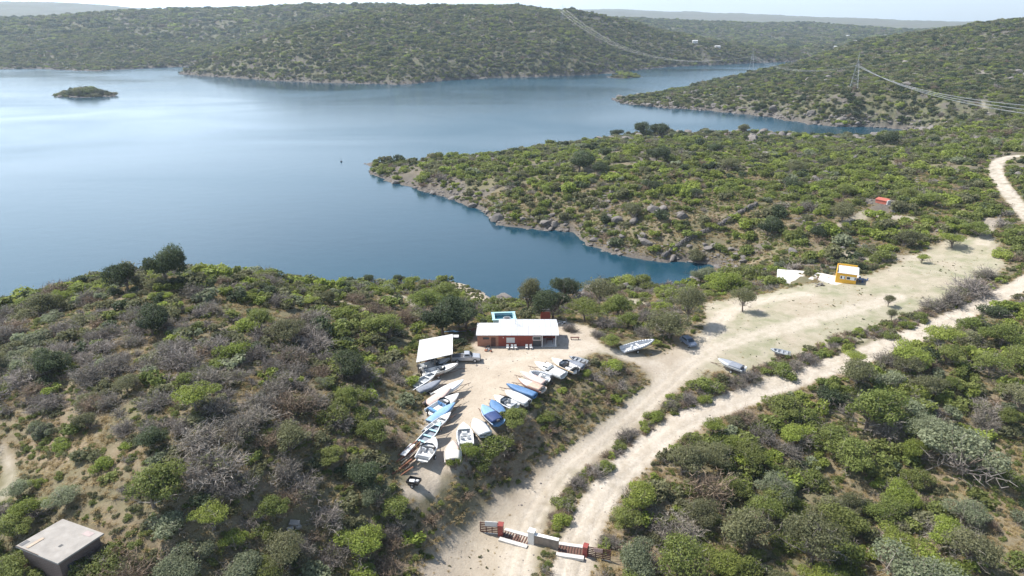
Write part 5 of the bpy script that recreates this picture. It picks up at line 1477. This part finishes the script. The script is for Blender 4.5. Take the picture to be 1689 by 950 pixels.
 (105,725,44,'lime','s1',.7,'yellow green bush in the dry opening at the left'),
 (215,730,26,'lime','s2',.8,'small vivid bush in the dry opening'),
 (10,634,34,'lime','s0',.7,'vivid green bush at the left photo edge'),
 (150,650,44,'olive','s1',.8,'olive bush in the left grey scrub'),
 (210,628,50,'olive','t2',.7,'yellow tipped spreading bush in the left grey scrub'),
 (150,690,46,'olive','t0',.9,'dark olive tree in the left of the scrub'),
 (60,948,60,'green','s0',.8,'green bush hugging the front corner of the concrete hut'),
 (135,950,50,'green','s1',.8,'dark gapped bush below the right wall of the concrete hut'),
 (182,905,36,'lime','s0',.8,'small bright bush off the right corner of the concrete hut'),
 (205,930,44,'olive','s1',.8,'olive bush between the concrete hut and the pale feathery tree'),
 (104,152,20,'olive','s0',0.70,'low bush on the small wooded lake island, left end'),
 (120,149,26,'dark','s1',0.75,'dark bush on the small wooded lake island, left of its middle'),
 (137,146,30,'olive','s2',0.80,'high bush on the small wooded lake island, at its top'),
 (152,146,28,'green','s0',0.80,'green bush on the small wooded lake island, right of its top'),
 (168,149,26,'dark','s1',0.75,'dark bush on the small wooded lake island, towards its right end'),
 (182,152,20,'olive','s2',0.70,'low bush on the small wooded lake island, right end'),
 (130,153,22,'green','s0',0.60,'green bush on the small wooded lake island, front left'),
 (158,153,22,'olive','s1',0.60,'olive bush on the small wooded lake island, front right'),
 (1018,124,16,'olive','s0',0.60,'low bush on the tiny second island before the middle hill, left'),
 (1033,121,20,'lime','s1',0.80,'bright bush on the tiny second island before the middle hill, middle'),
 (1047,124,14,'green','s0',0.60,'small bush on the tiny second island before the middle hill, right'),
 # right slope
 (1430,670,104,'green','t0',.95,'large green tree with a visible trunk right of the upper road'),
 (1582,735,130,'pale','t0',.85,'huge olive grey many lobed tree on the right, the largest of all'),
 (1540,700,70,'pale','t1',.9,'olive grey lobe tree at the upper left of the huge one'),
 (1400,740,90,'green','t1',.8,'wide green tree in the middle of the right slope'),
 (1330,680,70,'green','s0',.75,'dense green bush just below the road bend'),
 (1290,660,70,'green','t1',.7,'long green thicket along the lower side of the road'),
 (1370,650,60,'dark','s0',.8,'darker green bush at the right end of the road thicket'),
 (1125,755,80,'olive','t0',.95,'big olive green tree touching the road from below'),
 (1180,745,60,'olive','t1',.9,'brownish olive tree right of the road-touching one'),
 (1213,725,44,'lime','t1',.9,'bright yellow green tree behind the brownish olive one'),
 (1175,700,44,'lime','t2',.8,'flat bright tree at the road edge'),
 (1215,690,38,'olive','s0',.8,'dark bush at the road edge right of the flat bright tree'),
 (1255,700,46,'green','s1',.9,'green bush below the road widening'),
 (1045,815,76,'lime','t0',.85,'vivid green bush mass beside the lower road'),
 (1030,850,60,'green','t1',.8,'green bush mass below the vivid one by the gate'),
 (1060,915,98,'pale','t0',.85,'big rounded grey green tree right of the gate'),
 (1235,860,110,'olive','t0',.85,'very large grey green tree in the lower middle of the right slope'),
 (1205,800,60,'green','t1',.8,'bright green tree above the very large grey green one'),
 (1180,920,80,'lime','t1',.65,'yellow green low tree at the bottom of the right slope'),
 (1245,915,44,'green','s0',.9,'deep green bush at the bottom edge right of the yellow one'),
 (1335,900,110,'olive','t2',1.05,'tall yellow green tree with pale trunk at the bottom edge'),
 (1490,930,140,'pale','t1',.7,'very wide pale yellowish tree at the bottom right'),
 (1545,870,70,'lime','t0',.85,'brightest green rounded tree at the lower right'),
 (1405,825,60,'olive','t0',.9,'feathery olive tree left of the small vivid bush'),
 (1465,832,42,'lime','s0',.8,'small vivid green bush in shade on the right slope'),
 (1590,840,76,'pale','t1',.8,'grey green leaning tree right of the brightest one'),
 (1510,785,54,'green','t1',.85,'bright green tree below left of the huge olive grey one'),
 (1400,860,50,'lime','t1',.8,'vivid green bush group at the lower middle right'),
 (1340,785,56,'green','s0',.9,'dark green bush in the middle of the right slope'),
 (1520,630,54,'olive','t0',.9,'olive rounded tree above the huge one'),
 (1565,630,40,'green','t1',.9,'green tree right of the olive rounded one'),
 (1500,595,50,'olive','t1',.8,'olive tree close under the upper road'),
 (1560,580,54,'green','t0',.9,'green dark sided tree at the upper right slope'),
 (1630,600,56,'green','t2',.95,'flat topped green tree at the right slope'),
 (1672,580,60,'green','t0',.9,'vivid deep green tree at the right photo edge'),
 (1650,545,60,'green','t1',.8,'green tree below the road near the right edge'),
 (1660,685,44,'green','t1',1.0,'upright green tree near the right photo edge'),
 (1600,530,50,'green','s0',.8,'wide green bush hugging the lower side of the upper road'),
 (1560,545,40,'green','s1',.8,'green bush right of a grey one along the upper road'),
 (1645,510,50,'dark','s0',.8,'dark green bush below the road end at the right edge'),
]
BARES = [(322,478,48),(225,515,44),(180,545,44),(270,530,40),(100,540,44),(60,610,44),(350,505,38),(300,540,42),(220,560,44),(345,620,60),(500,545,60),(430,545,44),(450,600,50),(370,580,44),
 (260,660,56),(395,700,70),(330,720,70),(350,760,90),(400,790,60),(300,700,44),(430,660,60),(450,640,50),(520,660,44),(560,690,50),(360,805,50),(420,850,44),(490,900,50),(540,850,60),(500,800,60),(470,770,60),
 (700,610,20),(655,625,30),(660,600,24),(1600,470,60),(1570,490,50),(1540,500,40),(1625,450,40),(1236,620,36),(1215,628,32),(1135,657,34),(1105,666,28),(1033,716,34),(983,776,36),(952,796,34),(1332,590,34),(1310,602,28),
 (1120,870,80),(1110,880,60),(1460,700,60),(1300,740,50),(1620,690,50),(1465,590,50),(1065,520,40),(985,550,26),(1000,530,40),(940,540,28),(1060,545,34),(640,680,30)]

placed = []
NTREE = {}
cand = []      # (apparent size, kind, form, x, y, z, r, hf, rz, label)
def cpos(px, py, w, f):
    """ground point whose crown centre (0.55 r above ground * f) is at the pixel; radius from the width"""
    d = ray(px, py); k = (.50 if f == 's' else .85) * math.hypot(d[0], d[1]) / math.sqrt(float((d ** 2).sum()))
    pb = py + w * .5 * k
    for _ in range(60):
        x, y = hit(px, pb)
        if float(bil(SDj, np.array([x]), np.array([y]))[0]) > .8: break
        pb += 1.5
    z = gz(x, y); _, _, dep = proj(x, y, z); r = w * .5 * float(dep) / FPX
    return x, y, z, min(r, 9.0)
rr = random.Random(21)
for px, py, w, kind, fm, hf, lb in TREES:
    if 690 < px < 1245 and 445 < py < 545 and w > 20: w *= 1.28; hf *= 1.08; py -= 3
    x, y, z, r = cpos(px, py, w, fm[0])
    cand.append([w * 10, kind, fm, x, y, z, r * 1.06, hf, rr.uniform(0, 6.28), lb]); placed.append((x, y, r))
for px, py, w in BARES:
    x, y, z, r = cpos(px, py, w, 's')
    cand.append([w * 10, 'bare', 's%d' % rr.randrange(4), x, y, z, r * 1.05, .9, rr.uniform(0, 6.28), None]); placed.append((x, y, r))
# scatter
OPEN = [YARD, CLEAR]
bld = [(xl + HW / 2, yf + HD / 2, 9.5), (ax + 3.3, ay + 3.5, 6.5), (ctr[0], ctr[1], 4.3)] + [(float(at(*p)[0]), float(at(*p)[1]), q_) for p, q_ in (((1308, 461), 5.5), ((1395, 463), 6.5), ((899, 525), 2.2), ((831, 522), 4), ((1453, 345), 4.5), ((1453, 335), 5.5), ((1450, 352), 4), ((1207, 602), 4), ((1285, 580), 3), ((1052, 571), 4), ((1135, 566), 3.5), ((765, 600), 3))]
gate_pts = [tuple(g.xy) for g in G]
def field(xs, ys):
    out = {}
    out['z'] = bil(HZ, xs, ys); out['sd'] = bil(SDj, xs, ys); out['open'] = bil(open_d, xs, ys)
    out['rd'] = np.minimum(np.minimum(bil(drd, xs, ys), bil(drd3, xs, ys)), bil(dtr, xs, ys)); out['pt'] = bil(dpt, xs, ys)
    out['be'] = bil(dbe, xs, ys); out['px'], out['py'], out['dep'] = proj(xs, ys, out['z'])
    return out
def jgrid(y0, y1, sp_, seed):
    r_ = np.random.default_rng(seed)
    W_ = y1 * 1.05
    gx_, gy_ = np.meshgrid(np.arange(-W_, W_, sp_), np.arange(y0, y1, sp_))
    gx_ = gx_.ravel() + r_.uniform(-.5, .5, gx_.size) * sp_ * 1.1; gy_ = gy_.ravel() + r_.uniform(-.5, .5, gy_.size) * sp_ * 1.1
    k = (np.abs(gx_) < gy_ * .86 + 25) & (gy_ > 30)
    gx_, gy_ = gx_[k], gy_[k]
    return gx_, gy_, r_
def visible(x, y, z):
    """coarse line of sight from the camera"""
    ok = np.ones(len(x), bool)
    for f in np.linspace(.35, .97, 22):
        xx, yy, zz = x * f, y * f, CAMZ + (z + 2.5 - CAMZ) * f
        ok &= ~((bil(HZ, xx, yy) > zz + 1.0) & (yy > 35))
    return ok
x, y, r_ = jgrid(34, 420, 2.35, 1)
f = field(x, y)
dens = fbm(x / 9, y / 9, 3, 200)
px, py = f['px'], f['py']
left = (px < 700) & (y < 200)
rightS = (bil(drd, x, y) > 0) & (y < 210) & (px > 900) & ~left & (np.abs(x) > 0)
# side of the upper road: below it in the picture
below = np.zeros(len(x), bool)
rp_ = np.array([proj(a, b, zf(a, b))[:2] for a, b in ROAD]); o_ = np.argsort(rp_[:, 1])
roadx = np.interp(py, rp_[o_, 1], rp_[o_, 0]); below = (px > roadx) & (py > 455)
pen = (py < 450) & (px > 600) & (y > 170)
farr = y > 330
bank = (px > 690) & (px < 1080) & (py > 590) & (py < 900) & ~below & (f['open'] < 0)
verge = (px > 880) & ~below & (py > 480) & ~bank
prob = np.where(left, .84, np.where(below, .98, np.where(bank, 1.1, np.where(pen, .70, .95))))
prob = prob * np.clip((dens - .22) / .18, .4, 1.2)
dry = (px < 240) & (py > 690) & (py < 860) | ((px > 632) & (px < 706) & (py > 635) & (py < 800)) | ((px > 1620) & (py > 700)) 
prob = np.where(dry, prob * .28, prob)
prob = np.where(f['sd'] < 2.2, prob * .25, prob); 
prob = np.where(pen & (px > 1000) & (px < 1250) & (py > 330), prob * .5, prob)
keep = (r_.uniform(size=len(x)) < prob) & (f['sd'] > .8) & (f['open'] < -0.8) & (f['rd'] > .5) & (f['pt'] > .6) & (f['be'] > .5) & (f['z'] > .5)
for bxx, byy, br in bld: keep &= np.hypot(x - bxx, y - byy) > br
for gx_, gy_ in gate_pts: keep &= np.hypot(x - gx_, y - gy_) > 2.2
stuff = {k: [] for k in LOW}
idx_k = np.nonzero(keep & (visible(x, y, f['z'])))[0]
PL = np.array([(a, b, c) for a, b, c in placed])
kinds = ('green', 'lime', 'olive', 'dark', 'pale', 'bare', 'brown')
for i in idx_k:
    q = r_.uniform()
    d2 = np.hypot(PL[:, 0] - x[i], PL[:, 1] - y[i])
    if (d2 < PL[:, 2] * .85).any(): continue
    if left[i]:
        gz_ = np.clip((560 - abs(py[i] - 610)) / 560, 0, 1)
        if py[i] < 510 + rr.uniform(-20, 20): mix = (.30, .20, .22, .08, .08, .10, .02)
        elif px[i] > 540: mix = (.30, .14, .20, .05, .04, .14, .13)
        elif py[i] < 730: mix = (.07, .05, .20, .05, .06, .50, .07)
        else: mix = (.16, .10, .22, .08, .08, .24, .12)
    elif bank[i]: mix = (.05, .03, .05, .0, .0, .22, .65)
    elif below[i]: mix = (.38, .26, .17, .04, .05, .06, .04)
    elif verge[i]: mix = (.28, .16, .10, .03, .0, .25, .18)
    elif farr[i]: mix = (.36, .12, .30, .12, .03, .04, .03)
    elif pen[i]: mix = (.40, .24, .20, .05, .03, .04, .04)
    else: mix = (.3, .15, .2, .1, .05, .1, .1)
    kk = kinds[int(np.searchsorted(np.cumsum(mix) / sum(mix), q).clip(0, 6))]
    rad = float(np.clip(r_.lognormal(.34, .36), .6, 3.0))
    if pen[i]: rad = float(np.clip(rad * r_.lognormal(-.08, .35), .5, 3.6))
    rad *= 1.32 if below[i] else (1.12 if left[i] else (1.1 if pen[i] else 1))
    if bank[i]: rad = float(np.clip(rad, .6, 1.5))
    if verge[i]: rad = min(rad, 1.6)
    rad = min(rad, max(.5, float(-f['open'][i]) * .7), max(.45, float(f['rd'][i]) * 1.1))
    app = rad / float(f['dep'][i]) * FPX
    tree = kk in TREE and rad > 1.7 and r_.uniform() < .7
    fm = ('t%d' if tree else 's%d') % int(r_.integers(0, 3))
    cand.append([app, kk, fm, float(x[i]), float(y[i]), float(f['z'][i]), rad, float(r_.uniform(.7, 1.05)), float(r_.uniform(0, 6.28)), None])

VG = smooth_line(hits([(905,868),(917,830),(935,800),(965,772),(1000,745),(1040,716),(1085,688),(1130,660),(1180,638),(1240,620),(1300,602),(1360,578),(1420,556),(1480,538),(1540,515),(1590,490),(1640,462)]), 1)
for (vx0, vy0), (vx1, vy1) in zip(VG[:-1], VG[1:]):
    L_ = math.hypot(vx1 - vx0, vy1 - vy0); n_ = max(1, int(L_ / .36))
    for k in range(n_):
        fr_ = (k + rr.random()) / n_; off = rr.uniform(-2.0, 2.0)
        vx = vx0 + (vx1 - vx0) * fr_ - (vy1 - vy0) / L_ * off; vy = vy0 + (vy1 - vy0) * fr_ + (vx1 - vx0) / L_ * off
        q_ = lambda G_: float(bil(G_, np.array([vx]), np.array([vy]))[0])
        if q_(drd) < .05 or q_(dtr) < .15: continue
        if any(math.hypot(vx - a_, vy - b_) < c_ * .8 for a_, b_, c_ in bld): continue
        if any(math.hypot(vx - a_, vy - b_) < 1.6 for a_, b_ in gate_pts): continue
        kk = rr.choice(['brown', 'brown', 'bare', 'bare', 'green', 'lime', 'olive', 'brown'])
        rad = min(rr.uniform(.6, 1.4), .5 + q_(drd), .5 + q_(dtr)); vz = zf(vx, vy); dp = float(proj(vx, vy, vz)[2])
        cand.append([rad / dp * FPX, kk, 's%d' % rr.randrange(3), vx, vy, vz, rad, rr.uniform(.7, 1), rr.uniform(0, 6.28), None])
def zone(px, py, y):
    if px < 700 and y < 200:
        if py < 530: return 'on the lakeside crest at left'
        if px < 330: return 'in the far left scrub' if py < 760 else 'around the concrete hut'
        return 'in the scrub left of the boat yard' if py < 760 else 'in the lower scrub left of the track'
    if y > 175 and py < 455: return 'on the peninsula between inlet and channel' if px < 1300 else 'on the wooded ground near the far road'
    rx = np.interp(py, rp_[o_, 1], rp_[o_, 0])
    if py > 455 and px > rx: return 'on the slope below the upper road'
    if px > 1020: return 'along the verge beside the clearing'
    if py > 590: return 'on the brown bank under the boat yard'
    return 'between the house and the inlet'
KN = {'green': 'green', 'lime': 'bright yellow green', 'olive': 'olive green', 'dark': 'dark green', 'pale': 'pale grey green', 'bare': 'leafless violet grey', 'brown': 'dry brown'}
cand.sort(key=lambda c: -c[0])
cnt = {'tree': 0, 'shrub': 0, 'bare_shrub': 0}
for c in cand:
    app, kk, fm, X, Y, Z, rad, hf, rz_, lb = c
    fam = 'bare_shrub' if kk in ('bare', 'brown') else ('tree' if fm[0] == 't' else 'shrub')
    if cnt[fam] >= 285 and app < 400:
        stuff[kk].append((X, Y, Z - .05, rad * rr.uniform(.85, 1.25), rad * rr.uniform(.8, 1.05), rad * hf, rz_, int(fm[1]) % 3)); continue
    cnt[fam] += 1
    vi = int(fm[1])
    ppx, ppy, _ = proj(X, Y, Z); zn = zone(float(ppx), float(ppy), Y)
    if fam == 'tree':
        cm, tm = TREE[kk][vi]
        root = bpy.data.objects.new('tree', None); link(root); root.location = (X, Y, Z - .05); root.rotation_euler = (0, 0, rz_); root.scale = (rad * rr.uniform(.9, 1.15), rad * rr.uniform(.85, 1.05), rad * hf)
        co = bpy.data.objects.new('crown', cm); link(co, root); to = bpy.data.objects.new('trunk', tm); link(to, root)
        tall = .42 if vi == 2 else .22
        co.location.z = tall; to.scale.z = 1.25 if vi != 2 else 1.25
        o = root
    else:
        nm = fam
        o = bpy.data.objects.new(nm, SHRUB[kk][vi % len(SHRUB[kk])]); link(o); o.location = (X, Y, Z - .05); o.rotation_euler = (0, 0, rz_); o.scale = (rad * rr.uniform(.85, 1.2), rad * rr.uniform(.8, 1.05), rad * hf)
    famn = {'tree': 'tree', 'shrub': 'bush', 'bare_shrub': 'bush'}[fam]
    sz = 'small' if app < 9 else ('medium sized' if app < 14 else 'large')
    tag(o, lb or '%s %s %s %s' % (sz, KN[kk], famn, zn), famn, 'other %s %ses %s' % (KN[kk], famn, zn) if famn == 'bush' else 'other %s trees %s' % (KN[kk], zn))
    if lb: o['group'] = ('single %ses picked out of the scrub' % famn) if famn == 'bush' else 'single trees picked out of the scrub'
print('VEG', cnt, len(cand))
# middle and far distance
def far_scatter(y0, y1, sp_, seed, s0, pr):
    x, y, r_ = jgrid(y0, y1, sp_, seed); f = field(x, y)
    d = fbm(x / (sp_ * 4), y / (sp_ * 4), 3, 300 + seed)
    rk = bil(rocky, x, y)
    keep = (r_.uniform(size=len(x)) < pr * np.clip((d - .28) / .2, .5, 1) * (1 - .3 * rk)) & (f['sd'] > 1.5) & (f['rd'] > 1) & (f['pt'] > 1)
    keep &= visible(x, y, f['z'])
    for i in np.nonzero(keep)[0]:
        kk = kinds[int(np.searchsorted(np.cumsum((.20, .03, .36, .33, .02, .04, .02)), r_.uniform()).clip(0, 6))]
        s = float(np.clip(r_.lognormal(math.log(s0), .35), s0 * .5, s0 * 2.2))
        stuff[kk].append((x[i], y[i], f['z'][i] - .1, s, s, s * r_.uniform(.65, 1.0), r_.uniform(0, 6.28), int(r_.integers(0, 3))))
far_scatter(420, 720, 3.1, 2, 2.0, 1.1)
far_scatter(720, 1450, 4.1, 3, 2.8, 1.1)
far_scatter(1450, 2700, 8.5, 4, 5.0, 1.1)
for kk, n_ in (('green', 'low_green_scrub'), ('lime', 'bright_scrub'), ('olive', 'olive_scrub'), ('dark', 'dark_scrub'), ('pale', 'pale_scrub'), ('bare', 'grey_scrub'), ('brown', 'brown_brush')):
    a = np.array(stuff[kk], float)
    if len(a): scatter(n_, LOW[kk], a[:, :3], a[:, 3:6], a[:, 6], a[:, 7])
# grass tussocks and ground cover
x, y, r_ = jgrid(36, 260, .72, 9); f = field(x, y)
d = fbm(x / 4, y / 4, 3, 400)
kp = (f['sd'] > 1) & (f['open'] < .0) & (f['rd'] > .25) & (f['pt'] > .2) & (f['be'] > 0) & (r_.uniform(size=len(x)) < np.clip((d - .22) * 3, .15, .9)) & (np.abs(x) < y * .80 + 12)
for bxx, byy, br in bld: kp &= np.hypot(x - bxx, y - byy) > br * .75
for gx_, gy_ in gate_pts: kp &= np.hypot(x - gx_, y - gy_) > 1.2
ii = np.nonzero(kp & visible(x, y, f['z']))[0]
s = r_.uniform(.3, .85, len(ii))
scatter('dry_grass', LOW['dry'], np.stack([x[ii], y[ii], f['z'][ii] - .03], 1), np.stack([s, s, s * r_.uniform(.7, 1.3, len(ii))], 1), r_.uniform(0, 6.28, len(ii)), r_.integers(0, 3, len(ii)))
kp2 = (f['sd'] > 1) & (f['open'] < -.3) & (f['rd'] > .4) & (f['pt'] > .3) & (r_.uniform(size=len(x)) < np.clip((fbm(x / 7, y / 7, 3, 410) - .36) * 2.4, 0.12, .6)) & (np.abs(x) < y * .80 + 12)
for bxx, byy, br in bld: kp2 &= np.hypot(x - bxx, y - byy) > br * .85
for gx_, gy_ in gate_pts: kp2 &= np.hypot(x - gx_, y - gy_) > 1.4
ii = np.nonzero(kp2 & visible(x, y, f['z']))[0]
s = r_.uniform(.25, .75, len(ii))
scatter('low_undergrowth', LOW['olive'] + LOW['green'], np.stack([x[ii], y[ii], f['z'][ii] - .08], 1), np.stack([s, s, s * r_.uniform(.6, 1., len(ii))], 1), r_.uniform(0, 6.28, len(ii)), r_.integers(0, 6, len(ii)))
# rocks
BO = [(820,362,26,'large pale boulder standing in the water off the peninsula shore'),(1085,352,0,None),(1018,378,26,'jagged dark rock at the top of the inlet bluff'),(1045,388,24,'big grey rock on the inlet bluff'),(1075,398,26,'big rock low on the inlet bluff'),(1058,405,22,'dark rock at the waterline of the inlet bluff'),(1090,395,20,'grey rock right of the inlet bluff'),
 (1018,411,14,'pale pointed rock at the inlet waterline'),(1125,362,20,'rock among dry grass above the stone wall'),(1120,385,18,'grey rock beside the stone wall'),(1083,368,18,'rock above the inlet bluff'),(1388,408,14,'dark rock behind the bare slab at right'),(1308,413,20,'dark boulder pair above the bare slab'),(1345,295,22,'grey knoll rock on the peninsula'),(1360,286,20,'upper grey knoll rock'),
 (605,552,9,'white rock in the scrub left of the boat shed'),(598,549,8,'small white rock touching the white one'),(1350,312,20,'flat grey outcrop below the knoll'),(1285,300,16,'grey outcrop rock left of the knoll')]
for k, (px, py, w, lb) in enumerate(BO):
    if not lb: continue
    X, Y, Z = at(px, py, .6); _, _, dep = proj(X, Y, Z); s = w * .5 * float(dep) / FPX
    o = bpy.data.objects.new('boulder', ROCKS[k % 7]); link(o); o.location = (X, Y, max(Z, 0) + .15 * s); o.scale = (s, s * .9, s * (.95 if k else 1.3)); o.rotation_euler = (rr.uniform(-.3, .3), rr.uniform(-.3, .3), rr.uniform(0, 6))
    tag(o, lb, 'boulder', 'single large boulders')
x, y, r_ = jgrid(150, 720, 1.5, 14); f = field(x, y); rk = bil(rocky, x, y)
shore = (f['sd'] < 5 + y * .01) & (f['sd'] > -1.2)
pr = np.where(shore, .7, np.clip((rk - .3) * .35, 0, .3)); pr = np.where((px_b := f['px']) < 700, pr * (f['sd'] < 3) * .4, pr)
bt = (fbm(x / 12, y / 12, 3, 500) > .5)
kp = (f['sd'] > -1.2) & (r_.uniform(size=len(x)) < pr * np.where(bt, 1.3, .45) * np.where(y > 420, .7, 1)) & (f['open'] < -2) & (f['rd'] > 2) & (f['be'] > 1) & (f['pt'] > 1)
kp &= visible(x, y, np.maximum(f['z'], 0)) & (np.abs(x) < y * .82)
ii = np.nonzero(kp)[0]
s = np.clip(r_.lognormal(-.45, .55, len(ii)), .25, 2.6) * np.where(y[ii] > 400, 1.7, 1)
order = np.argsort(-(s / y[ii])); big = order[:170]; small = order[170:]
for j in big:
    i = ii[j]; o = bpy.data.objects.new('boulder', ROCKS[int(j) % 7]); link(o); ss = s[j]
    o.location = (x[i], y[i], max(f['z'][i], -.15) + .1 * ss); o.scale = (ss * 1.15, ss * .85, ss * .8); o.rotation_euler = (rr.uniform(-.4, .4), rr.uniform(-.4, .4), rr.uniform(0, 6))
    sh = 'at the rocky waterline' if f['sd'][i] < 5 else 'lying among bushes above the shore'
    side = 'of the left shore' if f['px'][i] < 620 else ('of the peninsula' if f['py'][i] > 215 + 0 * i and y[i] < 420 else 'beyond the channel')
    tag(o, 'grey brown granite boulder %s %s' % (sh, side), 'boulder', 'grey boulders %s %s' % (sh, side))
sm = s[small]; ii2 = ii[small]
scatter('shore_rocks', ROCKLO, np.stack([x[ii2], y[ii2], np.maximum(f['z'][ii2], -.2)], 1), np.stack([sm * 1.1, sm * .9, sm * .8], 1), r_.uniform(0, 6.28, len(ii2)), r_.integers(0, 5, len(ii2)))
x, y, r_ = jgrid(560, 1350, 3.2, 15); f = field(x, y)
kp = (f['sd'] < 9) & (f['sd'] > -2) & (r_.uniform(size=len(x)) < .5) | ((f['sd'] > 9) & (fbm(x / 25, y / 25, 3, 520) > .60) & (r_.uniform(size=len(x)) < .25))
ii = np.nonzero(kp & visible(x, y, np.maximum(f['z'], 0)))[0]; s = np.clip(r_.lognormal(.15, .4, len(ii)), .6, 3)
scatter('distant_rocks', ROCKLO, np.stack([x[ii], y[ii], np.maximum(f['z'][ii], -.2)], 1), np.stack([s * 1.2, s, s * .8], 1), r_.uniform(0, 6.28, len(ii)), r_.integers(0, 5, len(ii)))

x, y, r_ = jgrid(50, 170, .62, 19); f = field(x, y)
onr = (f['open'] > -1) | (f['rd'] < 1.0)
mid = np.minimum(np.abs(bil(drd, x, y)), np.abs(bil(dtr, x, y)))
kp = onr & (f['sd'] > 2) & (r_.uniform(size=len(x)) < np.where(mid < .8, .22, .05) * np.where(f['rd'] < -.6, .35, 1)) & (np.abs(x) < y * .8)
for bxx, byy, br in bld: kp &= np.hypot(x - bxx, y - byy) > br * .6
ii = np.nonzero(kp)[0]; s = np.clip(r_.lognormal(-2.6, .5, len(ii)), .04, .28)
scatter('loose_stones', ROCKLO, np.stack([x[ii], y[ii], f['z'][ii]], 1), np.stack([s * 1.2, s, s * .8], 1), r_.uniform(0, 6.28, len(ii)), r_.integers(0, 5, len(ii)))
kp = (f['open'] > -.6) & (f['rd'] > .5) & (r_.uniform(size=len(x)) < np.clip((fbm(x / 5, y / 5, 3, 610) - .5) * .9, .012, .2)) & (bil(sy, x, y) < .5) & (np.abs(x) < y * .8)
for bxx, byy, br in bld: kp &= np.hypot(x - bxx, y - byy) > br * .6
ii = np.nonzero(kp)[0]; s = r_.uniform(.12, .32, len(ii))
scatter('clearing_weeds', LOW['dry'] + LOW['olive'][:1], np.stack([x[ii], y[ii], f['z'][ii] - .02], 1), np.stack([s, s, s], 1), r_.uniform(0, 6.28, len(ii)), r_.integers(0, 4, len(ii)))
